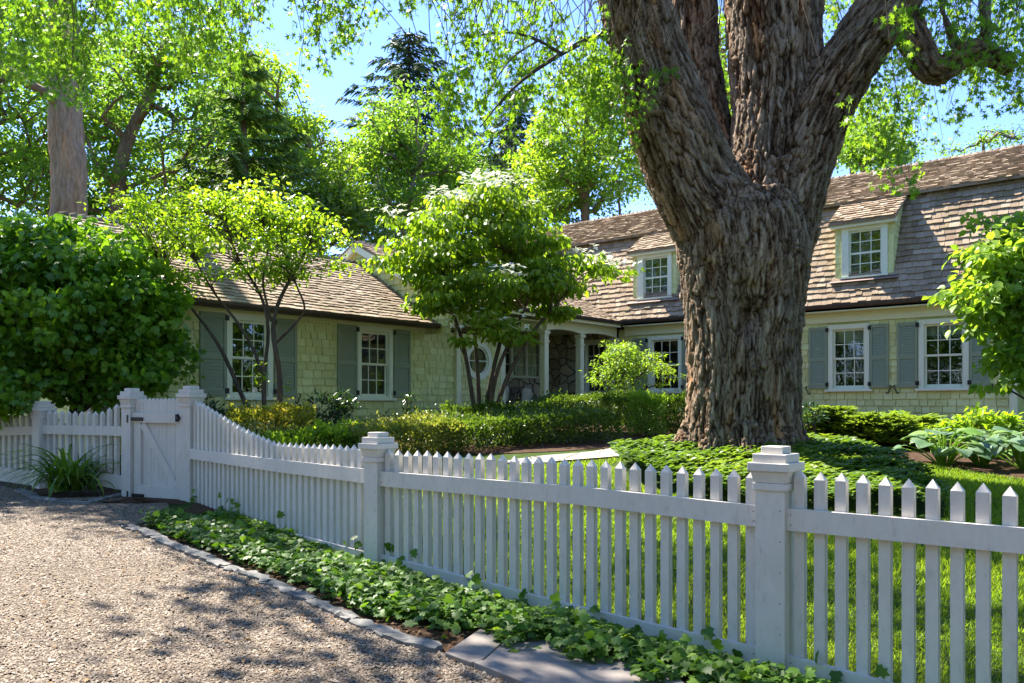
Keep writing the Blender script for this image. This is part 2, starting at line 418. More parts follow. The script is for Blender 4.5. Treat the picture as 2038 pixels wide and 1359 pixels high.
def gravel_mat():
    m, nt, out = newmat('pea_gravel'); v = wcoord(nt)
    vo = nt.nodes.new('ShaderNodeTexVoronoi'); vo.inputs['Scale'].default_value = 80; nt.links.new(v, vo.inputs['Vector'])
    sep = nt.nodes.new('ShaderNodeSeparateColor'); nt.links.new(vo.outputs['Color'], sep.inputs[0])
    c = ramp(nt, sep.outputs[0], [(0, (.07, .052, .038)), (.3, (.125, .096, .07)), (.6, (.185, .146, .106)), (.85, (.235, .188, .14)), (1, (.17, .12, .075))])
    n = noise_tex(nt, 1.1, 4, v); c = mixc(nt, c, ramp(nt, n, [(.3, (.82, .8, .78)), (.7, (1.08, 1.05, 1.02))]), 1, 'MULTIPLY')
    h = math_(nt, 'SUBTRACT', 1.0, vo.outputs['Distance'])
    b = pbsdf(nt, c, .85, .2, h, .9, .012); nt.links.new(b.outputs[0], out.inputs[0])
    return m
M['gravel'] = gravel_mat()
drv = mk('driveway', np.stack((gxx, gyy, ground(gxx, gyy)+.012), -1).reshape(-1, 3), gridfaces(len(ds), len(es))[:, ::-1].copy(), M['gravel'], smooth=True); drv['kind'] = 'structure'
# loose stones on the visible part of the driveway
def stone_mat():
    m, nt, out = newmat('loose_gravel_stone')
    c = ramp(nt, attr_fac(nt), [(0, (.07, .052, .037)), (.2, (.125, .094, .068)), (.45, (.19, .146, .105)), (.7, (.245, .195, .145)), (.92, (.33, .28, .225)), (1, (.19, .12, .065))])
    b = pbsdf(nt, c, .8, .25); nt.links.new(b.outputs[0], out.inputs[0])
    return m
M['stone_bits'] = stone_mat()
def scatter_px(n, u0, u1, v0, v1, power=1.0):
    """random ground points over a patch of ground given by its corners seen from the road; density even over the ground"""
    a = np.array([gp(u, v) for u in np.linspace(u0, u1, 2) for v in (v0, v1)])
    lo = a.min(0); hi = a.max(0)
    return lo, hi
N = 420000
ex = RS.uniform(-11, -1.0, N); dx = -RS.rand(N)**1.3*5.2
dx = dedge(ex)+dx-.02
px, py = from_ed(ex, dx)
uu = CX+px/np.maximum(py, .1)*FPX; vv = HY+(H-.1)*FPX/np.maximum(py, .1)
k = (py > 2.5) & (uu > -80) & (uu < 1350) & (vv < 1560)
px, py = px[k], py[k]
cmp_ = vnoise(np.stack((px*.9+py*.5, py*.9-px*.5, px*0), 1), 77)
keep = RS.rand(len(px)) < np.clip(1.25-py*.075, .3, 1)*np.clip(.35+1.3*cmp_, .3, 1)
px, py = px[keep], py[keep]; n = len(px)
octv = np.array([[1, 0, 0], [-1, 0, 0], [0, 1, 0], [0, -1, 0], [0, 0, 1], [0, 0, -1.]]); octf = np.array([[0, 2, 4], [2, 1, 4], [1, 3, 4], [3, 0, 4]])
s = RS.gamma(6, .00085, n)+.0016; an = RS.rand(n)*2*PI
sx = s*(.8+.7*RS.rand(n)); sy = s*(.7+.4*RS.rand(n)); sz = s*(.5+.3*RS.rand(n))
L = octv[None]*np.stack((sx, sy, sz), -1)[:, None, :]
L = L+RS.normal(size=L.shape)*s[:, None, None]*.16
c_, s_ = np.cos(an)[:, None], np.sin(an)[:, None]
tl = RS.normal(size=(n, 1))*.35
V = np.stack((L[..., 0]*c_-L[..., 1]*s_, L[..., 0]*s_+L[..., 1]*c_, L[..., 2]+tl*L[..., 0]), -1)+np.stack((px, py, ground(px, py)+.013+sz*.35), -1)[:, None, :]
F = octf[None]+(np.arange(n)*6)[:, None, None]
gv = mk('gravel', V.reshape(-1, 3), F.reshape(-1, 3), M['stone_bits'], tint=np.repeat(RS.rand(n), 6)); gv['kind'] = 'stuff'; gv['label'] = 'loose tan pea gravel covering the driveway in front of the fence'; gv['category'] = 'gravel'

# mulch beds: a strip under the ivy and a wide bed along the house
def patch(name, poly, mat, dz, step=.12, kind='structure'):
    """sheet clipped to a polygon (world xy), following the ground"""
    import bmesh
    bm = bmesh.new(); P = np.array(poly)[:, :2]
    f = bm.faces.new([bm.verts.new((p[0], p[1], 0)) for p in P])
    bmesh.ops.triangulate(bm, faces=[f])
    for ax in (0, 1):
        for c in np.arange(P[:, ax].min()+step, P[:, ax].max(), step):
            co_ = [0, 0, 0]; no = [0, 0, 0]; co_[ax] = c; no[ax] = 1
            bmesh.ops.bisect_plane(bm, geom=bm.verts[:]+bm.edges[:]+bm.faces[:], plane_co=co_, plane_no=no)
    XY = np.array([v.co[:2] for v in bm.verts]); bm.verts.index_update()
    F = [[v.index for v in f.verts] for f in bm.faces]; bm.free()
    nrm = 0
    V = np.concatenate((XY, (ground(XY[:, 0], XY[:, 1])+dz)[:, None]), 1)
    f0 = F[0]; a, b, c = V[f0[0]], V[f0[1]], V[f0[2]]
    if np.cross(b-a, c-a)[2] < 0: F = [f[::-1] for f in F]
    o = mk(name, V, F, mat, smooth=True); o['kind'] = kind
    return o
FN, FM, FG1, FG2, FL = np.array((1.46, 4.53)), np.array((-1.09, 6.67)), np.array((-3.71, 9.47)), np.array((-4.64, 10.0)), np.array((-6.36, 11.1))
ivybed = [from_ed(e, dedge(e)-.02) for e in np.arange(-8.2, 2.6, .3)]+[from_ed(2.5, .12), from_ed(-1.8, .12), from_ed(-5.1, .12), from_ed(-6.7, .28), (FG1[0]+.15, FG1[1]-.1)]
patch('ivy_bed', [np.array(p) for p in ivybed], M['mulch'], .008, .25)
patch('gate_bed', [gp(*q) for q in ((60, 985), (118, 999), (180, 1000), (240, 986), (262, 992), (335, 1004), (368, 1006), (372, 985), (248, 958), (190, 945), (100, 940), (60, 950), (-60, 930), (-60, 960))], M['mulch'], .009, .25)

def hl(t, n, z=0.0):
    """house frame (t along the left wing, n back from its facade) -> world"""
    return np.array((-5.21+.646*t-.763*n, 13.6+.763*t+.646*n, z))
bed_house = [hl(-3, -.1), hl(-3, -1.6), gp(480, 905), gp(600, 905), gp(760, 905), gp(980, 905), gp(1130, 898), gp(1215, 893), gp(1240, 878), gp(1345, 872), gp(1360, 858),
             gp(1500, 866), hl(10.4, -6.0), gp(1625, 906), gp(1700, 908), gp(1800, 921), gp(1900, 938), gp(2038, 957), gp(2300, 1010), hl(11.0, -11.5), hl(11.9, -12), hl(11.9, -.5), hl(7.7, -.1)]
patch('house_bed', bed_house, M['mulch'], .010, .35)
# flagstone path
def flag_mat():
    m, nt, out = newmat('flagstone'); v = wcoord(nt)
    vo = nt.nodes.new('ShaderNodeTexVoronoi'); vo.feature = 'DISTANCE_TO_EDGE'; vo.inputs['Scale'].default_value = 1.7; nt.links.new(v, vo.inputs['Vector'])
    vc = nt.nodes.new('ShaderNodeTexVoronoi'); vc.inputs['Scale'].default_value = 1.7; nt.links.new(v, vc.inputs['Vector'])
    sep = nt.nodes.new('ShaderNodeSeparateColor'); nt.links.new(vc.outputs['Color'], sep.inputs[0])
    c = ramp(nt, sep.outputs[0], [(0, (.22, .21, .19)), (.5, (.30, .28, .25)), (1, (.38, .34, .29))])
    n = noise_tex(nt, 12, 6, v); c = mixc(nt, c, ramp(nt, n, [(.3, (.8, .8, .8)), (.7, (1.15, 1.15, 1.1))]), 1, 'MULTIPLY')
    j = ramp(nt, vo.outputs['Distance'], [(.01, (0, 0, 0)), (.025, (1, 1, 1))]); c = mixc(nt, (.05, .055, .03), c, j)
    b = pbsdf(nt, c, .8, .3, j, .5, .01); nt.links.new(b.outputs[0], out.inputs[0])
    return m
M['flag'] = flag_mat()
patch('path', [gp(*q) for q in ((1000, 921), (1080, 909), (1180, 901), (1230, 893), (1250, 884), (1340, 878), (1400, 876), (1400, 888), (1345, 897), (1290, 905), (1200, 913), (1100, 921), (1040, 929))], M['flag'], .022, .3)

# ------------------------------------------------------------------ house
ZB = 1.0
house = thing('shingled_house', 'cream shingled house with brown cedar roofs, dormers and grey green shutters', 'house', (-5.21, 13.6, ZB), math.atan2(.763, .646))
D1 = (.646, .763); NB = (-.763, .646); ND = (.763, -.646)
def frame_left(n=0.0):   # a = t, outward = -n
    return dict(org=hl(0, n), r=D1, w=ND)
def frame_right(t=11.94):  # a = s to the right (0 where n=-5.75), outward = -t
    return dict(org=hl(t, -5.75), r=ND, w=(-D1[0], -D1[1]))
def tu(u, n=0.0):     # t on the left facade seen at pixel column u
    k = (u-CX)/FPX; b = hl(0, n); return (k*b[1]-b[0])/(.646-.763*k)
def su(u, t=11.94):
    k = (u-CX)/FPX; b = hl(t, -5.75); return (k*b[1]-b[0])/(.763+.646*k)

def shingles(fr, z0, z1, expo, width, lim, holes=(), slope=None, thick=.013, jit=.25, gap=.004):
    """courses of separate wedge shingles; fr: frame dict; slope: None = vertical wall, else (o0, run/rise) roof: outward offset o0-(z-z0)*k"""
    mb = MB(**fr)
    L = 1.0 if slope is None else math.hypot(1, slope[1])
    dz = expo/L; z = z0; row = 0
    nz = 0.0 if slope is None else slope[1]/L     # normal z
    no = 1.0 if slope is None else 1.0/L          # normal outward
    def P(a, zz, h):
        o = (0 if slope is None else slope[0]-(zz-z0)*slope[1])
        return (a, o+h*no, zz+h*nz)
    while z < z1-.01:
        zt = min(z+dz*1.12, z1)
        for (a0, a1) in lim(z+dz*.5):
            a = a0-width*RS.rand()*.8
            while a < a1:
                wd = width*(.6+.8*RS.rand()); b0 = max(a+gap, a0); b1 = min(a+wd-gap*.4, a1); a += wd
                if b1-b0 < .02: continue
                segs = [(b0, b1)]
                for (h0, h1, hz0, hz1) in holes:
                    if z+dz*.6 > hz0 and z+dz*.4 < hz1:
                        ns = []
                        for s0, s1 in segs:
                            if h1 <= s0 or h0 >= s1: ns.append((s0, s1))
                            else:
                                if h0-s0 > .012: ns.append((s0, h0))
                                if s1-h1 > .012: ns.append((h1, s1))
                        segs = ns
                tn = RS.rand()*.8+.1*RS.rand()+.05; j = (RS.rand()-.5)*jit*.06; th = thick*(.75+.5*RS.rand()); tw = RS.normal()*.002
                for s0, s1 in segs:
                    q0, q1, q2, q3 = P(s0, z+j, th+tw), P(s1, z+j, th-tw), P(s1, zt, .003), P(s0, zt, .003)
                    r0, r1, r2, r3 = P(s0, z+j, 0), P(s1, z+j, 0), P(s1, zt, 0), P(s0, zt, 0)
                    i = len(mb.V); mb.V += [mb.p(*q) for q in (q0, q1, q2, q3, r0, r1, r2, r3)]; mb.T += [tn]*8
                    mb.F += [[i, i+1, i+2, i+3], [i, i+4, i+5, i+1], [i, i+3, i+7, i+4], [i+1, i+5, i+6, i+2]]
        z += dz; row += 1
    return mb
def backing(mb, a0, a1, z0, z1, holes, o=-.003, tint=.0):
    As = sorted(set([a0, a1]+[min(max(x, a0), a1) for h in holes for x in h[:2]])); Zs = sorted(set([z0, z1]+[min(max(x, z0), z1) for h in holes for x in h[2:]]))
    for i in range(len(As)-1):
        for j in range(len(Zs)-1):
            ca, cz = (As[i]+As[i+1])/2, (Zs[j]+Zs[j+1])/2
            if any(h[0] < ca < h[1] and h[2] < cz < h[3] for h in holes): continue
            mb.face([(As[i], o, Zs[j]), (As[i+1], o, Zs[j]), (As[i+1], o, Zs[j+1]), (As[i], o, Zs[j+1])], tint)

def window(fr, a0, a1, z0, z1, cols=3, rows=4, casing=.10, sill=True, blind=0.0, par=None, name='window', mat=None):
    """a0..a1, z0..z1 = outer edge of the casing"""
    mat = mat or M['white_trim']; par = par or house
    m = MB(**fr); c = casing
    m.box(a0, a0+c, -.05, .038, z0, z1); m.box(a1-c, a1, -.05, .038, z0, z1)
    m.box(a0-.012, a1+.012, -.05, .042, z1-c, z1+.004)
    m.box(a0+c, a1-c, -.08, .01, z0, z0+.03)
    j0, j1, y0, y1 = a0+c, a1-c, z0+.03, z1-c
    mid = (y0+y1)/2; sr = .042
    for k, (b0, b1, o) in enumerate(((y0, mid+.018, -.058), (mid-.018, y1, -.022))):
        m.box(j0, j0+sr, o-.03, o, b0, b1); m.box(j1-sr, j1, o-.03, o, b0, b1)
        m.box(j0+sr, j1-sr, o-.03, o, b0, b0+sr+(.012 if k == 0 else 0)); m.box(j0+sr, j1-sr, o-.03, o, b1-sr, b1)
        g0, g1, h0, h1 = j0+sr, j1-sr, b0+sr, b1-sr
        for i in range(1, cols):
            x = g0+(g1-g0)*i/cols; m.box(x-.009, x+.009, o-.022, o-.004, h0, h1)
        for i in range(1, rows//2):
            y = h0+(h1-h0)*i/(rows//2); m.box(g0, g1, o-.0215, o-.0045, y-.009, y+.009)
    wn = m.build(name, mat, par)
    g = MB(**fr)
    for (b0, b1, o) in ((y0, mid+.01, -.074), (mid-.01, y1, -.038)):
        g.face([(j0+.01, o, b0), (j1-.01, o, b0), (j1-.01, o, b1), (j0+.01, o, b1)])
    g.build('pane', M['glass'], wn)
    if sill:
        s = MB(**fr); s.box(a0-.06, a1+.06, -.03, .085, z0-.05, z0-.002); s.build('sill', mat, wn)
    if blind:
        b = MB(**fr); b.box(j0, j1, -.16, -.15, y1-(y1-y0)*blind, y1); b.build('blind', M['blind'], wn)
    return wn
def shutter(fr, a0, a1, z0, z1, hinge, dog=True):
    m = MB(**fr); st = .055; o0, o1 = .022, .056; zm = z0+(z1-z0)*.47
    m.box(a0, a0+st, o0, o1, z0, z1); m.box(a1-st, a1, o0, o1, z0, z1)
    for b0, b1 in ((z0, z0+.11), (zm-.04, zm+.04), (z1-.075, z1)): m.box(a0+st, a1-st, o0+.001, o1-.001, b0, b1)
    for b0, b1 in ((z0+.11, zm-.04), (zm+.04, z1-.075)):
        nl = int((b1-b0)/.054)
        for i in range(nl):
            y = b0+(b1-b0)*(i+.5)/nl; h = .031
            m.hexa([(a0+st, o1-.006, y-h), (a1-st, o1-.006, y-h), (a1-st, o1-.013, y-h), (a0+st, o1-.013, y-h),
                    (a0+st, o0+.008, y+h), (a1-st, o0+.008, y+h), (a1-st, o0+.002, y+h), (a0+st, o0+.002, y+h)])
    sh = m.build('shutter', M['shutter'], house)
    ha = a0 if hinge < 0 else a1
    for z in (z0+.09, z1-.07):
        h = MB(**fr); h.box(ha-.035, ha+.035, o1, o1+.012, z-.045, z+.045); h.build('hinge', M['iron'], sh)
    if dog:
        da = a1-.02 if hinge < 0 else a0+.02; sg = 1 if hinge < 0 else -1; mb = MB(**fr)
        pts = [mb.p(da+sg*x, .075, z0-.02+y) for x, y in ((.05, .075), (.085, .06), (.085, .02), (.05, .0), (.03, -.04), (.03, -.09), (.0, -.115), (-.03, -.1), (-.03, -.07))]
        V, F = tube(smoothpath(pts, 16), .013, 6); mk('shutter_dog', V, F, M['iron'], sh)
    return sh

# --- left wing
fl = frame_left()
zs0, zs1 = 1.645, 3.047
def zof(u, v, n=0.0):
    t = tu(u, n); p = hl(t, n); return H-(v-HY)/FPX*p[1]
L1 = (tu(449.5), tu(541), 1.63, 3.06); L2 = (tu(709.5), tu(780), 1.63, 3.06)
RW = dict(cx=tu(951), cz=zof(951, 718), r=.445)
hole_l = [L1, L2, (RW['cx']-.305, RW['cx']+.305, RW['cz']-.305, RW['cz']+.305)]
def wall_shingles(name, fr, a0, a1, z0, z1, holes, lim=None):
    mb = shingles(fr, z0, z1, .145, .205, lim or (lambda z: [(a0, a1)]), holes, thick=.027, jit=.22, gap=.009)
    if lim is None: backing(mb, a0, a1, z0, z1, [(h[0]+.02, h[1]-.02, h[2]+.02, h[3]-.02) for h in holes])
    return mb.build(name, M['siding'], house)
wall_shingles('wall', fl, -1.1, 7.75, .7, 3.1, hole_l)
window(fl, *L1, blind=0); window(fl, *L2)
for u0, u1, hg in ((395.5, 448.5, 1), (544, 588, -1), (669.5, 708.5, 1), (781.5, 814, -1)):
    shutter(fl, tu(u0), tu(u1), zs0, zs1, hg)
# frieze, corner board, end wall
m = MB(**fl); m.box(-1.15, 5.3, -.02, .045, 3.062, 3.2); m.build('frieze_board', M['trim'], house)
m = MB(**fl); m.box(7.62, 7.79, -.1, .03, .7, 3.55); m.build('corner_board', M['trim'], house)
m = MB(**fl); dsp = tu(907); m.box(dsp-.065, dsp+.065, .02, .10, .75, 3.5); m.build('downspout', M['trim'], house)
def roof_front(name, n0, z0, n1, z1, lim, expo=.135, width=.15, thick=.022):
    fr = dict(org=hl(0, 0), r=D1, w=ND); k = (n1-n0)/(z1-z0)
    return shingles(fr, z0, z1, expo, width, lim, slope=(-n0, k), thick=thick, jit=.5)
def slab(mb, q, th=.05):
    """roof deck under shingles: q four points (a,o,z) ccw seen from outside"""
    mb.hexa([(a, o, z-th-.004) for a, o, z in q]+[(a, o, z-.004) for a, o, z in q], .3)
mb = roof_front('roof', -.40, 3.20, 2.25, 4.80, lambda z: [(-1.35, 5.32)])
slab(mb, [(-1.35, .40, 3.20), (5.32, .40, 3.20), (5.32, -2.25, 4.80), (-1.35, -2.25, 4.80)])
slab(mb, [(-1.35, -2.25, 4.795), (5.32, -2.25, 4.795), (5.32, -4.9, 3.2), (-1.35, -4.9, 3.2)])
rf = mb.build('roof', M['roof'], house)
mb = MB(**fl)
for i in range(46):
    a = -1.35+i*.145; mb.hexa([(a, -2.13, 4.755), (a+.16, -2.13, 4.755), (a+.16, -2.37, 4.755), (a, -2.37, 4.755), (a, -2.17, 4.795), (a+.16, -2.17, 4.83), (a+.16, -2.33, 4.83), (a, -2.33, 4.795)], RS.rand())
mb.build('ridge_cap', M['roof'], rf)
def gutter(fr, a0, a1, o, z, r=.065, name='gutter'):
    mb = MB(**fr); th = np.linspace(PI, 2*PI, 8); V = []; F = []
    pts = [(o+math.cos(x)*r, z+math.sin(x)*r*1.15) for x in th]
    pts = [(o+r, z+.012), (o+r+.006, z+.012)]+[] if False else [(o-r, z+.03)]+pts+[(o+r, z+.015)]
    for i in range(len(pts)-1):
        (o1, z1), (o2, z2) = pts[i], pts[i+1]; mb.face([(a0, o1, z1), (a0, o2, z2), (a1, o2, z2), (a1, o1, z1)])
    mb.face([(a0, q[0], q[1]) for q in pts]); mb.face([(a1, q[0], q[1]) for q in pts][::-1])
    return mb.build(name, M['gutter'], house)
gutter(fl, -1.3, 5.35, .43, 3.185)
# soffit + fascia in dark brown under the left eave
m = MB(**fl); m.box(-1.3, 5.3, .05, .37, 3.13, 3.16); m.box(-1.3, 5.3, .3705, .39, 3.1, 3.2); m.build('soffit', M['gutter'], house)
m = MB(org=hl(-1.1, 0), r=NB, w=(-D1[0], -D1[1])); m.face([(0, 0, .7), (4.5, 0, .7), (4.5, 0, 3.2), (2.25, 0, 4.75), (0, 0, 3.2)]); m.build('end_wall', M['siding'], house)

# --- link block with the porch
def v_n(z): return -.82+(z-3.72)/.505
def v_t(z): return 11.64+(z-3.75)/2.245
mb = roof_front('roof', -.82, 3.72, 2.25, 5.27, lambda z: [(5.06, v_t(z)+.02)])
slab(mb, [(5.06, .82, 3.72), (11.66, .82, 3.72), (12.32, -2.25, 5.27), (5.06, -2.25, 5.27)])
slab(mb, [(5.06, -2.25, 5.265), (12.32, -2.25, 5.265), (12.32, -5.3, 3.7), (5.06, -5.3, 3.7)])
rl = mb.build('roof', M['roof'], house)
mb = MB(**fl)
for i in range(50):
    a = 5.06+i*.145; mb.hexa([(a, -2.13, 5.225), (a+.16, -2.13, 5.225), (a+.16, -2.37, 5.225), (a, -2.37, 5.225), (a, -2.17, 5.265), (a+.16, -2.17, 5.30), (a+.16, -2.33, 5.30), (a, -2.33, 5.265)], RS.rand())
mb.build('ridge_cap', M['roof'], rl)
# gable end above the left roof (faces -t)
fg = dict(org=hl(5.2, 0), r=NB, w=(-D1[0], -D1[1]))
def glim(z): return [(max(-.7, -.82+(z-3.66)/.505), min(5.2, 2.25+(5.22-z)/.505))] if z < 5.2 else []
gw = wall_shingles('gable_wall', fg, 0, 0, 3.0, 5.2, [], glim)
m = MB(**fg); m.face([(-.75, -.004, 3.0), (5.2, -.004, 3.0), (5.2, -.004, 3.72), (2.25, -.004, 5.24), (-.75, -.004, 3.72)], .2)
m.build('gable_backing', M['siding'], gw)
m = MB(**fg)
for sg in (-1, 1):
    n0, z0_ = (-.84, 3.68) if sg < 0 else (5.34, 3.68)
    m.hexa([(2.25, .0, 5.05), (n0, .0, z0_-.2), (n0, .13, z0_-.2), (2.25, .13, 5.05), (2.25, .0, 5.24), (n0, .0, z0_), (n0, .13, z0_), (2.25, .13, 5.24)])
m.build('rake_board', M['white_trim'], gw)
gutter(fl, 5.1, 11.70, .86, 3.70)
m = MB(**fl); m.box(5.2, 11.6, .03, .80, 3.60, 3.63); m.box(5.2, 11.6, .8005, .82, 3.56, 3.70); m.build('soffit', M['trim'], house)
# elbow where the gutters meet
pe = hl(11.62, -.84); V, F = tube([pe+np.array((0, 0, -.1)), pe+np.array((0, 0, -.02)), pe+np.array((0, 0, .06)), pe+np.array((0, 0, .09))], [.04, .105, .105, .05], 10); mk('gutter_elbow', V, F, M['gutter'], house)
# valley flashing
vz = np.linspace(3.74, 5.27, 8); V = []; F = []
for i, z in enumerate(vz):
    a, b = hl(v_t(z)-.09, v_n(z)+.0, z+.012), hl(v_t(z)+.02, v_n(z)-.10, z+.03)
    c = hl(v_t(z), v_n(z), z+.005); V += [a, c, b]
    if i: j = 3*i; F += [[j-3, j-2, j+1, j], [j-2, j-1, j+2, j+1]]
M['flash'] = simple('brown_flashing', (.26, .19, .17), .5, .4, 20, .1, .05)
mk('valley_flashing', V, F, M['flash'], rl)

# --- main wing
fr_ = frame_right()
SR, SL = 4.09, -11.0
def rn(s): return -5.75-s
WA = (su(1649), su(1731), 1.845, 3.30); WB = (su(1829), su(1929), 1.845, 3.30); WC = (su(1291), su(1358), 1.845, 3.30)
hole_r = [WA, WB, WC]
wall_shingles('wall', fr_, -5.2, SR, .75, 3.55, hole_r)
window(fr_, *WA, blind=.22); window(fr_, *WB, blind=.18); window(fr_, *WC)
for u0, u1, hg in ((1611, 1647.5, 1), (1732, 1770, -1), (1786.5, 1827, 1), (1930.5, 1971, -1), (1263, 1289, 1), (1360, 1392, -1)):
    shutter(fr_, su(u0), su(u1), 1.865, 3.268, hg)
m = MB(**fr_); m.box(-5.0, SR+.05, -.02, .05, 3.36, 3.62); m.build('frieze_board', M['trim'], house)
m = MB(**fr_); m.box(SR-.06, SR+.07, -.1, .035, .75, 3.36); m.build('corner_board', M['trim'], house)
m = MB(**fr_); m.box(-4.9, SR+.1, .06, .30, 3.58, 3.605); m.build('soffit', M['trim'], house)
def rlim_low(z):
    return [(-4.93+(-0.0) if z < 3.75 else max(-11.0, -5.75-v_n(z)+.02) if z < 5.27 else -11.0, SR+.12)]
mb = shingles(dict(org=hl(11.64, -5.75), r=ND, w=(-D1[0], -D1[1])), 3.75, 6.22, .15, .16, rlim_low, slope=(0, .4454), thick=.034, jit=.6)
slab(mb, [(-5.0, 0, 3.75), (SR+.1, 0, 3.75), (SR+.1, -1.1, 6.22), (-11, -1.1, 6.22)])
slab(mb, [(-11, -5.9, 6.22), (SR+.1, -5.9, 6.22), (SR+.1, -7.0, 3.75), (-11, -7.0, 3.75)])
lowroof = mb.build('lower_roof', M['roof'], house)
mb = shingles(dict(org=hl(12.56, -5.75), r=ND, w=(-D1[0], -D1[1])), 6.21, 7.5, .13, .15, lambda z: [(-11.1, SR+.16)], slope=(0, 2.0), thick=.034, jit=.6)
slab(mb, [(-11.1, 0, 6.21), (SR+.16, 0, 6.21), (SR+.16, -2.58, 7.5), (-11.1, -2.58, 7.5)])
slab(mb, [(-11.1, -2.58, 7.495), (SR+.16, -2.58, 7.495), (SR+.16, -5.1, 6.2), (-11.1, -5.1, 6.2)])
up = mb.build('upper_roof', M['roof'], house)
mb = MB(org=hl(15.14, -5.75), r=ND, w=(-D1[0], -D1[1]))
for i in range(104):
    a = -11.1+i*.147; mb.hexa([(a, .13, 7.45), (a+.16, .13, 7.45), (a+.16, -.13, 7.45), (a, -.13, 7.45), (a, .09, 7.495), (a+.16, .09, 7.535), (a+.16, -.09, 7.535), (a, -.09, 7.495)], RS.rand())
mb.build('ridge_cap', M['roof'], up)
gutter(dict(org=hl(11.64, -5.75), r=ND, w=(-D1[0], -D1[1])), -4.9, SR+.15, .035, 3.725, .07)
# gable ends
for s_, nm in ((SR+.06, 1), (-11.0, -1)):
    m = MB(org=hl(11.94, -5.75-s_), r=D1, w=ND)
    m.face([(0, 0, .75), (6.4, 0, .75), (6.4, 0, 3.8), (5.6, 0, 6.1), (3.2, 0, 7.4), (.8, 0, 6.1), (0, 0, 3.8)], .4)
    m.build('end_wall', M['siding'], house)
m = MB(**dict(org=hl(11.64, -5.75-SR-.1), r=D1, w=ND))
m.hexa([(0, .0, 3.74), (.22, 0, 3.74), (.22, .05, 3.74), (0, .05, 3.74), (1.06, 0, 6.25), (1.28, 0, 6.25), (1.28, .05, 6.25), (1.06, .05, 6.25)]); m.build('rake_board', M['shutter'], house)
# small set-back wing at the right end
fx = dict(org=hl(12.5, -9.9), r=ND, w=(-D1[0], -D1[1]))
mb = shingles(fx, .8, 3.3, .15, .19, lambda z: [(0, 3.2)], thick=.012, jit=.12); backing(mb, 0, 3.2, .8, 3.3, []); mb.build('side_wing_wall', M['siding'], house)
mb = shingles(dict(org=hl(12.3, -9.9), r=ND, w=(-D1[0], -D1[1])), 3.3, 4.9, .14, .16, lambda z: [(.1, 3.5)], slope=(0, 1.6), thick=.032, jit=.6)
slab(mb, [(.1, 0, 3.3), (3.5, 0, 3.3), (3.5, -2.56, 4.9), (.1, -2.56, 4.9)]); mb.build('side_wing_roof', M['roof'], house)
# inside: dim rooms behind the windows
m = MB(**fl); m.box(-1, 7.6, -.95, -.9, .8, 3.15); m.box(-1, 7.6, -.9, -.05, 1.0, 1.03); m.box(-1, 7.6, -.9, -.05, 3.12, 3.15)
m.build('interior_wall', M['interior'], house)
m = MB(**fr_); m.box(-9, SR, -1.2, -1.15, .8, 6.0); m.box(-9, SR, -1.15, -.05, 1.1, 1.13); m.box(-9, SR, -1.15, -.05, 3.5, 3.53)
m.build('interior_wall', M['interior'], house)

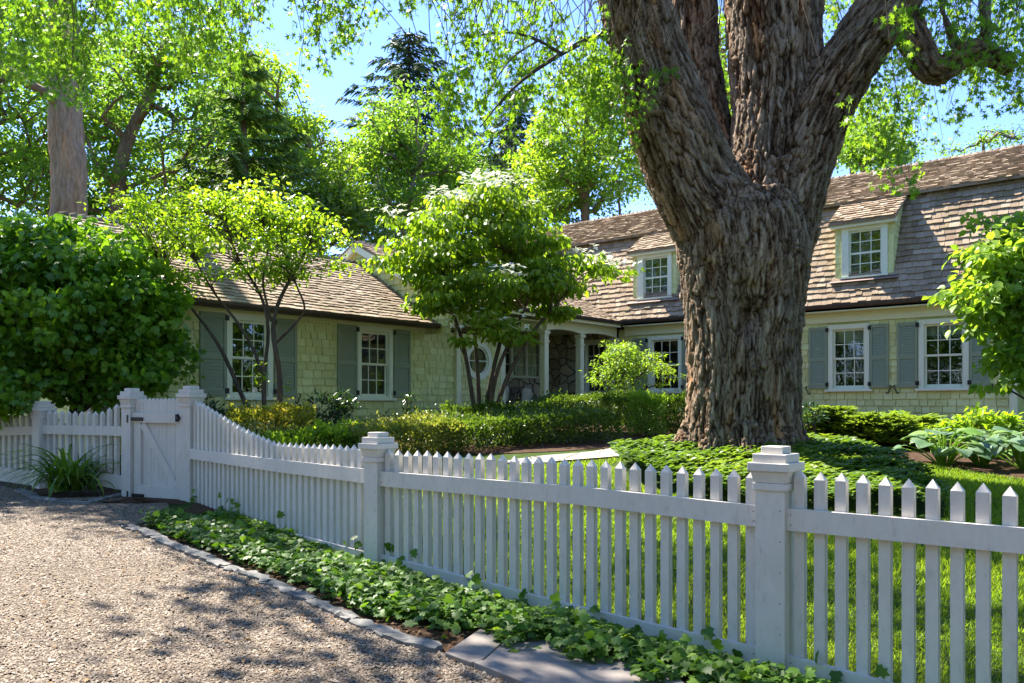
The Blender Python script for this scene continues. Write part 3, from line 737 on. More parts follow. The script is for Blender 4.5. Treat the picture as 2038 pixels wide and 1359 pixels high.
# --- dormers
def dormer(s0, s1, c0, c1, w0, w1, z0=4.36, z1=5.60):
    fd = dict(org=hl(11.90, -5.75), r=ND, w=(-D1[0], -D1[1]))
    base = MB(**fd)
    hole = (c0+.02, c1-.02, z0+.02, z1-.1)
    backing(base, s0, s1, z0-.06, z1-.02, [hole])
    f = shingles(fd, z0-.06, z1, .13, .17, lambda z: [(s0, s1)], [(c0, c1, z0-.2, z1)], thick=.012, jit=.1)
    o = len(f.V); f.V += base.V; f.T += base.T; f.F += [[i+o for i in q] for q in base.F]
    # cheeks: triangles back to the roof
    for sg, s in ((-1, s0), (1, s1)):
        fc = dict(org=hl(11.90, -5.75-s), r=D1, w=(ND[0]*sg, ND[1]*sg))
        def clim(z): return [(0.0, max(0.0, min((z-3.75)/2.245-.26, 1.0))+.02)]
        ck = shingles(fc, z0-.1, z1+.45, .13, .17, lambda z: [(max(0, (z-5.55)/.62), clim(z)[0][1])], thick=.012, jit=.1)
        ck.face([(0, -.003, z0-.1), (.45, -.003, z0-.1), (1.05, -.003, z1+.6), (0, -.003, z1)], .2)
        o = len(f.V); f.V += ck.V; f.T += ck.T; f.F += [[i+o for i in q] for q in ck.F]
    d = f.build('dormer', M['siding'], house)
    # roof of the dormer
    fo = dict(org=hl(11.72, -5.75), r=ND, w=(-D1[0], -D1[1]))
    rr = shingles(fo, z1-.02, 6.27, .13, .15, lambda z: [(s0-.1, s1+.1)], slope=(0, 1.52), thick=.032, jit=.6)
    slab(rr, [(s0-.1, 0, z1-.02), (s1+.1, 0, z1-.02), (s1+.1, -1.0, 6.25), (s0-.1, -1.0, 6.25)], .06)
    rr.build('dormer_roof', M['roof'], d)
    tr = MB(**fd); tr.box(s0-.08, s1+.08, .0, .14, z1-.14, z1-.05); tr.build('dormer_fascia', M['white_trim'], d)
    fl_ = MB(**fd); fl_.hexa([(s0-.1, .0, z0-.12), (s1+.12, .0, z0-.12), (s1+.12, .15, z0-.12), (s0-.1, .15, z0-.12), (s0-.1, 0, z0-.06), (s1+.12, 0, z0-.06), (s1+.12, .02, z0-.06), (s0-.1, .02, z0-.06)])
    fl_.build('apron_flashing', M['flash'], d)
    # window as child of the dormer: frame with pane
    m_ = MB(**fd)
    m_.box(c0, w0, -.05, .035, z0, z1-.14); m_.box(w1, c1, -.05, .035, z0, z1-.14); m_.box(w0, w1, -.05, .033, z1-.22, z1-.14); m_.box(c0-.02, c1+.02, -.02, .06, z0-.04, z0+.0)
    a0, a1, b0, b1 = w0, w1, z0+.0, z1-.22
    mid = (b0+b1)/2
    for y in (b0, mid-.02, b1-.04): m_.box(a0, a1, -.05, -.02, y, y+.045)
    for x in (a0, a1-.035): m_.box(x, x+.035, -.049, -.021, b0+.045, b1-.04)
    for i in (1, 2):
        x = a0+(a1-a0)*i/3; m_.box(x-.009, x+.009, -.045, -.024, b0+.045, b1-.04)
    for y in ((b0+.045+mid)/2, (mid+b1)/2): m_.box(a0+.035, a1-.035, -.044, -.025, y-.009, y+.009)
    m_.build('dormer_window', M['white_trim'], d)
    g = MB(**fd); g.face([(a0, -.036, b0), (a1, -.036, b0), (a1, -.036, b1), (a0, -.036, b1)]); g.build('pane', M['glass'], d)
    return d
dormer(su(1664), su(1779), su(1677), su(1768), su(1691), su(1756))
dormer(su(1262), su(1348), su(1271), su(1339), su(1283), su(1331), 4.32, 5.60)

# --- porch
def stone_mat2():
    m, nt, out = newmat('fieldstone_wall'); v = wcoord(nt); nz = nt.nodes.new('ShaderNodeTexNoise'); nz.inputs['Scale'].default_value = 2.5; nt.links.new(v, nz.inputs['Vector'])
    vv_ = nt.nodes.new('ShaderNodeVectorMath'); vv_.operation = 'MULTIPLY_ADD'; nt.links.new(nz.outputs['Color'], vv_.inputs[0]); vv_.inputs[1].default_value = (.25, .25, .25); nt.links.new(v, vv_.inputs[2])
    vo = nt.nodes.new('ShaderNodeTexVoronoi'); vo.feature = 'DISTANCE_TO_EDGE'; vo.inputs['Scale'].default_value = 3.2; nt.links.new(vv_.outputs[0], vo.inputs['Vector'])
    vc = nt.nodes.new('ShaderNodeTexVoronoi'); vc.inputs['Scale'].default_value = 3.2; nt.links.new(vv_.outputs[0], vc.inputs['Vector'])
    sep = nt.nodes.new('ShaderNodeSeparateColor'); nt.links.new(vc.outputs['Color'], sep.inputs[0])
    c = ramp(nt, sep.outputs[0], [(0, (.28, .24, .17)), (.4, (.45, .39, .28)), (.7, (.56, .49, .36)), (1, (.40, .37, .33))])
    n = noise_tex(nt, 14, 5, v); c = mixc(nt, c, ramp(nt, n, [(.3, (.75, .75, .75)), (.7, (1.2, 1.2, 1.15))]), 1, 'MULTIPLY')
    j = ramp(nt, vo.outputs['Distance'], [(.02, (0, 0, 0)), (.06, (1, 1, 1))]); c = mixc(nt, (.10, .085, .07), c, j)
    b = pbsdf(nt, c, .9, .15, j, .9, .04); nt.links.new(b.outputs[0], out.inputs[0])
    return m
M['fieldstone'] = stone_mat2()
NBK = 2.0
fb = frame_left(NBK)
PW = (tu(1002, NBK)-.3, tu(1074, NBK), zof(1040, 748, NBK), zof(1040, 676, NBK))
m = MB(**fb); backing(m, 7.5, 11.94, .9, 3.6, [(PW[0]+.02, PW[1]-.02, PW[2]+.02, PW[3]-.02)], 0)
fs = dict(org=hl(11.93, 0), r=NB, w=(-D1[0], -D1[1]))
SW = (-.20, .62, 1.80, 3.30)
o = MB(**fs); backing(o, -.5, 2.0, .9, 3.6, [(SW[0]+.02, SW[1]-.02, SW[2]+.02, SW[3]-.02)], .012)
i = len(m.V); m.V += o.V; m.T += o.T; m.F += [[k+i for k in q] for q in o.F]
m.build('stone_wall', M['fieldstone'], house)
pw = MB(**fb); a0, a1, b0, b1 = PW
pw.box(a0-.1, a1+.1, -.02, .09, b0-.06, b0); pw.box(a0, a1, -.05, .04, b1-.09, b1)
for x in np.linspace(a0, a1, 4): pw.box(x-.05, x+.05, -.05, .038, b0, b1-.09)
for x in np.linspace(a0, a1, 4)[:-1]:
    wv = (a1-a0)/3; pw.box(x+wv/2-.01, x+wv/2+.01, -.04, -.01, b0, b1-.09)
    for z in np.linspace(b0, b1-.09, 4)[1:-1]: pw.box(x+.05, x+wv-.05, -.039, -.011, z-.009, z+.009)
wp = pw.build('window', M['white_trim'], house); g = MB(**fb); g.face([(a0, -.03, b0), (a1, -.03, b0), (a1, -.03, b1), (a0, -.03, b1)]); g.build('pane', M['glass'], wp)
window(fs, *SW, casing=.09)
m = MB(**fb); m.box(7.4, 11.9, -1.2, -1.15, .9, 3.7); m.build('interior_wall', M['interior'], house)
m = MB(**fl); m.box(7.75, 11.93, -2.0, .47, 1.0, 1.1); m.build('porch_floor', M['flag'], house)
m = MB(**fl); m.box(7.3, 11.93, -2.0, .50, 3.50, 3.53); m.build('porch_ceiling', M['trim'], house)
# return wall of the link at the porch (faces +t)
mb = shingles(dict(org=hl(7.75, 0), r=NB, w=D1), 1.0, 3.5, .135, .19, lambda z: [(0.06, 2.0)], thick=.012, jit=.1); mb.face([(0, -.003, .9), (2, -.003, .9), (2, -.003, 3.5), (0, -.003, 3.5)], .2); mb.build('wall', M['siding'], house)
fp = frame_left(-.47)
cols = [tu(1083, -.47), tu(1154, -.47), 11.83]
for c in cols:
    m = MB(**fp); h = .078
    m.box(c-h, c+h, -h, h, 1.1, 3.22); m.box(c-h-.035, c+h+.035, -h-.035, h+.035, 1.1, 1.3); m.box(c-h-.02, c+h+.02, -h-.02, h+.02, 1.3, 1.34)
    for z in (2.06, 2.16): m.box(c-h-.008, c+h+.008, -h-.008, h+.008, z, z+.02)
    m.box(c-h-.02, c+h+.02, -h-.02, h+.02, 3.02, 3.06); m.box(c-h-.03, c+h+.03, -h-.03, h+.03, 3.22, 3.30)
    m.build('porch_column', M['trim'], house)
# arched beam
def arch(fr, a0, a1, o0, o1, zsp, zcr, ztop, n=14):
    mb = MB(**fr)
    for i in range(n):
        x0, x1 = a0+(a1-a0)*i/n, a0+(a1-a0)*(i+1)/n
        q = lambda x: zsp+(zcr-zsp)*(1-abs(2*(x-a0)/(a1-a0)-1)**2.4)
        mb.hexa([(x0, o0, q(x0)), (x1, o0, q(x1)), (x1, o1, q(x1)), (x0, o1, q(x0)), (x0, o0, ztop), (x1, o0, ztop), (x1, o1, ztop), (x0, o1, ztop)])
    return mb
bm_ = arch(fp, cols[0], cols[1], -.075, .075, 3.301, 3.37, 3.60)
for q in (arch(fp, cols[1], cols[2], -.075, .075, 3.301, 3.37, 3.60), arch(dict(org=hl(cols[0], -.395), r=NB, w=(-D1[0], -D1[1])), 0, .40, -.07, .07, 3.301, 3.36, 3.598, 8)):
    i = len(bm_.V); bm_.V += q.V; bm_.T += q.T; bm_.F += [[k+i for k in f] for f in q.F]
bm_.build('porch_beam', M['trim'], house)
m = MB(**fl); m.box(5.3, cols[0]-.08, -.02, .05, 3.3, 3.6); m.build('frieze_board', M['trim'], house)
# round window
def ringmesh(fr, ca, cz, r0, r1, o0, o1, n=40):
    mb = MB(**fr)
    for i in range(n):
        t0, t1 = 2*PI*i/n, 2*PI*(i+1)/n
        P = lambda r, t, o: (ca+r*math.cos(t), o, cz+r*math.sin(t))
        mb.hexa([P(r0, t0, o0), P(r1, t0, o0), P(r1, t1, o0), P(r0, t1, o0), P(r0, t0, o1), P(r1, t0, o1), P(r1, t1, o1), P(r0, t1, o1)])
    return mb
rw = ringmesh(fl, RW['cx'], RW['cz'], .335, RW['r'], -.06, .045)
r2 = ringmesh(fl, RW['cx'], RW['cz'], .295, .335, -.06, .015); i = len(rw.V); rw.V += r2.V; rw.T += r2.T; rw.F += [[k+i for k in f] for f in r2.F]
rw.box(RW['cx']-.3, RW['cx']+.3, -.03, .0, RW['cz']-.012, RW['cz']+.012)
rwo = rw.build('round_window', M['white_trim'], house)
g = MB(**fl); g.face([(RW['cx']+.3*math.cos(t), -.03, RW['cz']+.3*math.sin(t)) for t in np.linspace(0, 2*PI, 33)[:-1]]); g.build('pane', M['glass'], rwo)
# corner filler behind the round casing

# ------------------------------------------------------------------ picket fence
def zat(v, Y): return H-(v-HY)/FPX*Y
def lineu(A, B, u):
    """distance along A->B (metres) of the point seen at column u, and its depth"""
    d = (B-A)/np.linalg.norm(B-A); k = (u-CX)/FPX
    s = (k*A[1]-A[0])/(d[0]-k*d[1]); return s, A[1]+s*d[1]
def fence_post(fence, P, ztop, zb, r=.10, d=None, name='post'):
    """square wrapped post with stepped cap, squared to direction d"""
    d = EV if d is None else d
    fr = dict(org=(P[0], P[1], 0), r=d, w=(d[1], -d[0]))
    m = MB(**fr); m.box(-r, r, -r, r, zb-.1, ztop-.20)
    [m.box(r-.03, r-.024, r-.0005, r+.0012, z, z+.006, 0.0) for z in np.linspace(zb+.25, ztop-.35, 5)]
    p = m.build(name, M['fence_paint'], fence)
    c = MB(**fr)
    c.box(-r-.012, r+.012, -r-.012, r+.012, ztop-.24, ztop-.20)
    q = r+.022; c.hexa([(-r-.006, -r-.006, ztop-.1995), (r+.006, -r-.006, ztop-.1995), (r+.006, r+.006, ztop-.1995), (-r-.006, r+.006, ztop-.1995), (-q, -q, ztop-.135), (q, -q, ztop-.135), (q, q, ztop-.135), (-q, q, ztop-.135)])
    c.box(-q-.012, q+.012, -q-.012, q+.012, ztop-.1345, ztop-.088); c.box(-r-.012, r+.012, -r-.012, r+.012, ztop-.0875, ztop-.04); c.box(-r+.022, r-.022, -r+.022, r-.022, ztop-.0395, ztop)
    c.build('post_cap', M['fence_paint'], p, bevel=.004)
    return p
def picket(fence, P, d, zb, zt, w=.029, t=.022):
    m = MB(org=(P[0], P[1], 0), r=d, w=(d[1], -d[0])); h = .045; zs = zt-h
    i = 0; m.box(-w, w, -t, t, zb, zs)
    m.F.pop(1)
    m.V.append(m.p(0, 0, zt)); m.T.append(.5)
    for a, b in ((4, 5), (5, 6), (6, 7), (7, 4)): m.F.append([a, b, 8])
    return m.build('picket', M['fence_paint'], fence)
def bay(fence, A, B, r0, r1, rail, low, tops, sp=.111, skip=None, hrail=.118, hlow=.125):
    """rail/low/tops: functions of distance s -> z of the rail top, low rail top, picket top"""
    Lg = np.linalg.norm(B-A); d = (B-A)/Lg; fr = dict(org=(A[0], A[1], 0), r=d, w=(d[1], -d[0]))
    n = max(int(round((Lg-r0-r1)/sp)), 1); ss = [r0+(Lg-r0-r1)*(i+.5)/n for i in range(n)]
    for nm, fn, hh, o in (('rail', rail, hrail, .0), ('bottom_rail', low, hlow, .0)):
        m = MB(**fr); q = np.linspace(r0-.005, Lg-r1+.005, 14)
        for i in range(13):
            a, b = q[i], q[i+1]; za, zb = fn(a), fn(b)
            m.hexa([(a, .0225, za-hh), (b, .0225, zb-hh), (b, .056, zb-hh), (a, .056, za-hh), (a, .0225, za), (b, .0225, zb), (b, .056, zb), (a, .056, za)])
        for a, z0_ in ((r0+.022, fn(r0)), (Lg-r1-.022, fn(Lg-r1))):
            for zz in (.28, .74): m.box(a-.0032, a+.0032, .0555, .0572, z0_-hh*zz-.0032, z0_-hh*zz+.0032, 0.0)
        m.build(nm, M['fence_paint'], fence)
        if nm == 'rail':
            m = MB(**fr)
            for i in range(13):
                a, b = q[i], q[i+1]; za, zb = fn(a)-.02, fn(b)-.02
                m.hexa([(a, -.055, za-.08), (b, -.055, zb-.08), (b, -.0225, zb-.08), (a, -.0225, za-.08), (a, -.055, za), (b, -.055, zb), (b, -.0225, zb), (a, -.0225, za)])
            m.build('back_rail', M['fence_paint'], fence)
    for s in ss:
        P = A+d*s
        picket(fence, P, d, low(s)-.11, tops(s)+RS.normal()*.003, w=.0285+RS.normal()*.0006)
def tops_px(A, B, pts):
    S = []; Zt = []
    for u, v in pts:
        s, Y = lineu(A, B, u); S.append(s); Zt.append(zat(v, Y))
    o = np.argsort(S); S = np.array(S)[o]; Zt = np.array(Zt)[o]
    return lambda s: float(np.interp(s, S, Zt))
fence = thing('picket_fence', 'long white picket fence with square capped posts running from the gate to the right', 'fence', (FN[0], FN[1], 0))
dr = np.array((.758, -.652)); FR = FN+dr*2.9
fence_post(fence, FN, 1.27, 0.0, .083, dr)
fence_post(fence, FM, 1.275, .14, .082, unit(FN-FM))
fence_post(fence, FG1, 1.715, .30, .086, unit(FG1-FG2))
fence_post(fence, FR, 1.18, -.1, .083, dr)
bay(fence, FN, FR, .083, .083, tops_px(FN, FR, [(1575, 1010), (2038, 1048)]), tops_px(FN, FR, [(1580, 1301), (1850, 1375), (2038, 1428)]), tops_px(FN, FR, [(1580, 933), (1627, 937), (2015, 967)]))
bay(fence, FM, FN, .082, .083, tops_px(FM, FN, [(765, 937), (1160, 967), (1500, 1003)]), tops_px(FM, FN, [(760, 1100), (1170, 1207), (1480, 1278)]), tops_px(FM, FN, [(785, 893), (1140, 912), (1470, 934)]))
bay(fence, FG1, FM, .086, .082, tops_px(FG1, FM, [(385, 892), (559, 914), (723, 931)]), tops_px(FG1, FM, [(400, 1004), (560, 1052), (718, 1092)]),
    tops_px(FG1, FM, [(388, 795), (406, 802), (442, 823), (478, 845), (521, 866), (552, 878), (591, 881), (650, 883), (718, 886)]))
# wire mesh along the garden side of the fence
def wire(A, B, zlo, zhi, par):
    Lg = np.linalg.norm(B-A); d = (B-A)/Lg; fr = dict(org=(A[0], A[1], 0), r=d, w=(d[1], -d[0])); m = MB(**fr); o = -.032; t = .0009
    for i in range(int(.56/.028)):
        m.hexa([(.1, o, zlo(.1)+i*.028-t), (Lg-.1, o, zlo(Lg-.1)+i*.028-t), (Lg-.1, o+.001, zlo(Lg-.1)+i*.028-t), (.1, o+.001, zlo(.1)+i*.028-t), (.1, o, zlo(.1)+i*.028+t), (Lg-.1, o, zlo(Lg-.1)+i*.028+t), (Lg-.1, o+.001, zlo(Lg-.1)+i*.028+t), (.1, o+.001, zlo(.1)+i*.028+t)])
    for a in np.arange(.1, Lg-.1, .028): m.box(a-t*.7, a+t*.7, o-.002, o-.001, zlo(a), zlo(a)+.54)
    m.build('wire_mesh', M['wire'], par)
M['wire'] = simple('galvanised_wire', (.12, .12, .11), .6, .4, 10, .2, 0)
wire(FM, FN, lambda s: .10+.10*(1-s/3.3), None, fence); wire(FN, FR, lambda s: .05-.05*s, None, fence)

fence2 = thing('picket_fence', 'short white picket fence left of the gate behind the strappy clump', 'fence', (FL[0], FL[1], .3))
FLL = np.array((-8.9, 12.35))
fence_post(fence2, FG2, 1.70, .30, .084, unit(FG1-FG2))
fence_post(fence2, FL, 1.548, .28, .095, unit(FG2-FL))
fence_post(fence2, FLL, 1.60, .3, .09, unit(FL-FLL))
bay(fence2, FL, FG2, .095, .084, tops_px(FL, FG2, [(105, 846), (245, 848)]), tops_px(FL, FG2, [(105, 930), (180, 934), (245, 946)]), tops_px(FL, FG2, [(105, 816), (180, 818), (205, 817), (222, 808), (245, 795)]), sp=.155, hlow=.17)
bay(fence2, FLL, FL, .09, .095, tops_px(FLL, FL, [(-60, 852), (62, 848)]), tops_px(FLL, FL, [(-60, 920), (65, 937)]), tops_px(FLL, FL, [(-40, 824), (65, 822)]), sp=.135, hlow=.19)
bp = fence_post(fence2, np.array((-6.62, 13.15)), zat(800, 13.15), .4, .135)
# ------------------------------------------------------------------ gate
gd = unit(FG1-FG2); GL = np.linalg.norm(FG1-FG2)
gate = thing('garden_gate', 'white board garden gate with diagonal brace and black hinges', 'gate', (FG2[0], FG2[1], .36))
gf = dict(org=(FG2[0], FG2[1], 0), r=gd, w=(gd[1], -gd[0]))
g0, g1 = .10, GL-.105; gz0, gz1 = .36, 1.56
m = MB(**gf); nb = 12
for i in range(nb):
    a, b = g0+(g1-g0)*i/nb, g0+(g1-g0)*(i+1)/nb
    m.box(a+.0005, b-.003, .0, .022+.001*(i % 2), gz0+.06, gz1-.012); c = (a+b-.011)/2
    m.hexa([(a+.001, .0, gz1-.0118), (b-.012, 0, gz1-.0118), (b-.012, .022, gz1-.0118), (a+.001, .022, gz1-.0118), (c-.012, .005, gz1+.014), (c+.012, .005, gz1+.014), (c+.012, .017, gz1+.014), (c-.012, .017, gz1+.014)])
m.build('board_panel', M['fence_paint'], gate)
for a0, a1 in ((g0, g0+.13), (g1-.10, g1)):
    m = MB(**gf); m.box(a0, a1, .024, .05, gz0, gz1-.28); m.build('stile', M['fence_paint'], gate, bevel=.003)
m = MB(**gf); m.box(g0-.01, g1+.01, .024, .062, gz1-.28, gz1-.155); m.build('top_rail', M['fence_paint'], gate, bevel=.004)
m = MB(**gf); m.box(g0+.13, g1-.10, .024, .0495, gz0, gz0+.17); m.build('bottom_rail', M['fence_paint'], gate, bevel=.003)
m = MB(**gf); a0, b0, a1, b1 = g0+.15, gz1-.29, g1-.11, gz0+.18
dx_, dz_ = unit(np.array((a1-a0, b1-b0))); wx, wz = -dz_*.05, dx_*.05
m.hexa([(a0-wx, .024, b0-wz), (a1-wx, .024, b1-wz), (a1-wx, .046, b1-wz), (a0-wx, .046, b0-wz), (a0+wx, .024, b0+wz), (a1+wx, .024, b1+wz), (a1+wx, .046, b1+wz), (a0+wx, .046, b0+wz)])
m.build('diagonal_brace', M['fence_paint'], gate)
for z in (gz1-.235, gz0+.045):
    m = MB(**gf); m.box(g0-.08, g0+.20, .0505 if z < 1 else .063, .066 if z < 1 else .078, z-.022, z+.022); m.box(g0-.085, g0-.05, .06, .085, z-.045, z+.05); m.build('hinge', M['iron'], gate)
m = MB(**gf); m.box(g1-.04, g1+.09, .063, .08, gz1-.235, gz1-.195); m.box(g1-.035, g1-.005, .0805, .11, gz1-.26, gz1-.17); m.box(g1+.01, g1+.03, .0805, .12, gz1-.235, gz1-.2); m.build('latch', M['iron'], gate)

# ------------------------------------------------------------------ stones along the gravel
def flat_mat(name, stops, sc=6):
    m, nt, out = newmat(name); v = wcoord(nt); n = noise_tex(nt, sc, 7, v, .65)
    c = ramp(nt, n, stops); b = pbsdf(nt, c, .75, .3, n, .5, .012); nt.links.new(b.outputs[0], out.inputs[0]); return m
M['edging'] = flat_mat('grey_edging_stone', [(.25, (.08, .078, .075)), (.5, (.15, .145, .135)), (.75, (.25, .235, .21))], 9)
M['bluestone'] = flat_mat('bluestone_slab', [(.2, (.14, .117, .102)), (.45, (.20, .172, .152)), (.8, (.26, .228, .205))], 5)
def stone_block(P, d, ln, wd, ht, name, label, group, mat):
    import bmesh
    bm = bmesh.new(); nrm = np.array((-d[1], d[0])); nx, ny = 6, 4
    seed = RS.randint(1000)
    top = {}
    for i in range(nx+1):
        for j in range(ny+1):
            a = (i/nx-.5)*ln; b = (j/ny-.5)*wd
            jt = RS.normal(size=3)*.006
            if i in (0, nx) or j in (0, ny): jt = RS.normal(size=3)*np.array((.012, .012, .004))
            q = np.array(P[:2])+d*(a+jt[0])+nrm*(b+jt[1])
            z = float(ground(q[0], q[1]))+ht+jt[2]-(.008 if (i in (0, nx) or j in (0, ny)) else 0)
            top[i, j] = bm.verts.new((q[0]-P[0], q[1]-P[1], z-P[2]))
    for i in range(nx):
        for j in range(ny): bm.faces.new((top[i, j], top[i+1, j], top[i+1, j+1], top[i, j+1]))
    r = bmesh.ops.extrude_face_region(bm, geom=bm.faces[:])
    for e in r['geom']:
        if isinstance(e, bmesh.types.BMVert): e.co.z -= ht+.03
    bmesh.ops.recalc_face_normals(bm, faces=bm.faces[:])
    me = bpy.data.meshes.new(name); bm.to_mesh(me); bm.free(); me.materials.append(mat)
    o = bpy.data.objects.new(name, me); COL.objects.link(o); o.location = tuple(float(c) for c in P)
    tag(o, label, 'stone', group)
    return o
ep = np.array([p[:2] for p in EDGE]); sl_ = np.concatenate(([0], np.cumsum(np.linalg.norm(np.diff(ep, axis=0), axis=1))))
i_gate = 4; i_b = 8
def edge_run(i0, i1, label, ln0=.30):
    s = sl_[i0]
    while s < sl_[i1]-.1:
        ln = ln0*(.8+.5*RS.rand()); ln = min(ln, sl_[i1]-s); c = s+ln/2
        q = np.array([np.interp(c, sl_, ep[:, k]) for k in (0, 1)]); q2 = np.array([np.interp(c+.05, sl_, ep[:, k]) for k in (0, 1)])
        d = unit(q2-q)
        stone_block(np.array((q[0], q[1], float(ground(*q)))), d, ln-.010, .10+.02*RS.rand(), .038+.014*RS.rand(), 'edging_stone', label, 'grey stones edging the driveway', M['edging']); s += ln
edge_run(8, len(EDGE)-1, 'grey stone in the low edging row between the gravel and the ivy')
edge_run(0, 4, 'grey stone in the curved edging below the strappy clump by the gate', .42)
# two bluestone slabs at the near end of the edging
def slab_poly(pts, ht, label):
    import bmesh
    P = np.array([gp(*q) for q in pts]); c = P.mean(0); bm = bmesh.new()
    f = bm.faces.new([bm.verts.new((p[0]-c[0], p[1]-c[1], p[2]-c[2]+ht)) for p in P]); 
    if f.normal.z < 0 or f.calc_center_median() is None: pass
    r = bmesh.ops.extrude_face_region(bm, geom=[f])
    for e in r['geom']:
        if isinstance(e, bmesh.types.BMVert): e.co.z -= ht+.06
    bmesh.ops.recalc_face_normals(bm, faces=bm.faces[:])
    bmesh.ops.bevel(bm, geom=[e for e in bm.edges], offset=.006, segments=2, affect='EDGES', profile=.5)
    me = bpy.data.meshes.new('stone_slab'); bm.to_mesh(me); bm.free(); me.materials.append(M['bluestone'])
    o = bpy.data.objects.new('stone_slab', me); COL.objects.link(o); o.location = tuple(c); tag(o, label, 'paving slab', 'bluestone slabs by the gravel')
slab_poly([(886, 1314), (960, 1262), (1040, 1262), (1008, 1285), (958, 1331), (938, 1334)], .045, 'smaller bluestone slab beside the last edging stone')
slab_poly([(943, 1337), (964, 1332), (1014, 1286), (1046, 1263), (1180, 1285), (1330, 1345), (1420, 1440), (1190, 1452), (1060, 1385)], .055, 'large bluestone slab under the ivy edge at the bottom of the view')

# ------------------------------------------------------------------ bench and cushions on the porch
bt = hl(9.6, 1.35)
bench = thing('porch_bench', 'dark lattice-backed bench on the porch under the window', 'bench', (bt[0], bt[1], 1.1), math.atan2(.763, .646))
M['bench'] = simple('weathered_bench_wood', (.16, .14, .12), .7, .2, 14, .25, .15)
fbn = dict(org=hl(9.6, 1.35), r=D1, w=ND)
m = MB(**fbn); m.box(-.85, .85, -.25, .25, 1.50, 1.535); m.build('seat', M['bench'], bench)
for x in (-.82, .82):
    for y in (-.24, .22):
        m = MB(**fbn); m.box(x-.025, x+.025, y-.02, y+.02, 1.1, 1.4995 if y > 0 else 2.0); m.build('leg', M['bench'], bench)
m = MB(**fbn); m.box(-.79, .79, -.255, -.225, 1.93, 1.98); m.box(-.79, .79, -.255, -.225, 1.60, 1.63)
for i in range(14):
    x = -.76+i*.117; m.hexa([(x-.01, -.25, 1.631), (x+.01, -.25, 1.631), (x+.01, -.235, 1.631), (x-.01, -.235, 1.631), (x+.05, -.25, 1.929), (x+.07, -.25, 1.929), (x+.07, -.235, 1.929), (x+.05, -.235, 1.929)])
    m.hexa([(x+.05, -.233, 1.631), (x+.07, -.233, 1.631), (x+.07, -.22, 1.631), (x+.05, -.22, 1.631), (x-.01, -.233, 1.929), (x+.01, -.233, 1.929), (x+.01, -.22, 1.929), (x-.01, -.22, 1.929)])
m.build('backrest', M['bench'], bench)
M['cushion'] = simple('cream_cushion', (.62, .58, .48), .9, .1, 60, .08, .2)
def cushion(t, n, z, s, tilt, label, mat):
    th = np.linspace(0, 2*PI, 25)[:-1]; ph = np.linspace(-PI/2, PI/2, 13); V = []
    for p in ph:
        for q in th:
            cx_, cz_ = np.sign(math.cos(q))*abs(math.cos(q))**.45, np.sign(math.sin(q))*abs(math.sin(q))**.45
            r = max(math.cos(p), 0)**.5
            V.append((cx_*r*s, math.sin(p)*s*.34, cz_*r*s))
    V = np.array(V); ct, st = math.cos(tilt), math.sin(tilt); y = V[:, 1]*ct+V[:, 2]*st*-.35; b = hl(t, n, z)
    W = b+V[:, :1]*np.array((.646, .763, 0))+y[:, None]*np.array((-.763, .646, 0))+(V[:, 2:]*ct)*np.array((0, 0, 1)); nn = len(th)
    F = [[i*nn+j, i*nn+(j+1) % nn, (i+1)*nn+(j+1) % nn, (i+1)*nn+j] for i in range(12) for j in range(nn)]
    o = mk('cushion', W, F, mat, smooth=True, origin=b); tag(o, label, 'cushion', 'cushions on the porch bench')
cushion(9.25, 1.36, 1.775, .25, .3, 'cream cushion with dark back leaning at the left end of the porch bench', M['cushion'])
cushion(10.25, 1.33, 1.745, .21, .25, 'pale cushion at the right end of the porch bench by the stone wall', M['cushion'])

# ------------------------------------------------------------------ plants
UP = np.array((0, 0, 1.))
def skeleton(trunk, centers, r_tip=.008, r_trunk=.1, expo=.5, bow=.18, jit=.06, step=.35):
    P = [np.array(p, float) for p in trunk]; par = [i-1 for i in range(len(P))]; nt_ = len(P); tips = []; chains = []
    ax = P[-1]; order = np.argsort([np.min(np.linalg.norm(np.array(P)-c, axis=1)) for c in centers])
    for ci in order:
        c = np.array(centers[ci]); A = np.array(P); dv = c-A; dist = np.linalg.norm(dv, axis=1)
        hd = np.linalg.norm(dv[:, :2], axis=1); cost = dist+1.2*np.maximum(0, .35*hd-dv[:, 2])
        i = int(np.argmin(cost)); n = max(int(dist[i]/step), 2); prev = i; ch = [i]
        bv = UP*bow*dist[i]*(.4+RS.rand())+RS.normal(size=3)*jit*dist[i]
        for k in range(1, n+1):
            t = k/n; q = A[i]+dv[i]*t+bv*4*t*(1-t)*.5+RS.normal(size=3)*jit*step*(t < 1)
            P.append(q); par.append(prev); prev = len(P)-1; ch.append(prev)
        chains.append(ch); tips.append(prev)
    cnt = np.zeros(len(P))
    for t in tips: cnt[t] += 1
    for i in range(len(P)-1, 0, -1):
        if par[i] >= 0: cnt[par[i]] += cnt[i]
    R = np.minimum(r_tip*np.maximum(cnt, 1)**expo, r_trunk)
    P = np.array(P)
    paths = []
    for ch in chains:
        r = R[ch].copy(); r[0] = min(r[0], r[1]*1.25)
        paths.append((P[ch], r))
    return paths
def ellipsoid_clusters(ells, n, shell=.55, rough=.25, seed=0):
    """ells: list of (center, (rx, ry, rz))"""
    vol = np.array([e[1][0]*e[1][1]*e[1][2] for e in ells])**.8; vol /= vol.sum(); out = []
    while len(out) < n:
        e = ells[RS.choice(len(ells), p=vol)]; d = rdir(1)[0]; r = (shell+(1-shell)*RS.rand()) if RS.rand() < .75 else RS.rand()**.5*shell
        lump = 1-rough+2*rough*vnoise(d[None]*2.2+np.array(e[0])[None]*.37, seed)[0]
        out.append(np.array(e[0])+d*np.array(e[1])*r*lump)
    return np.array(out)
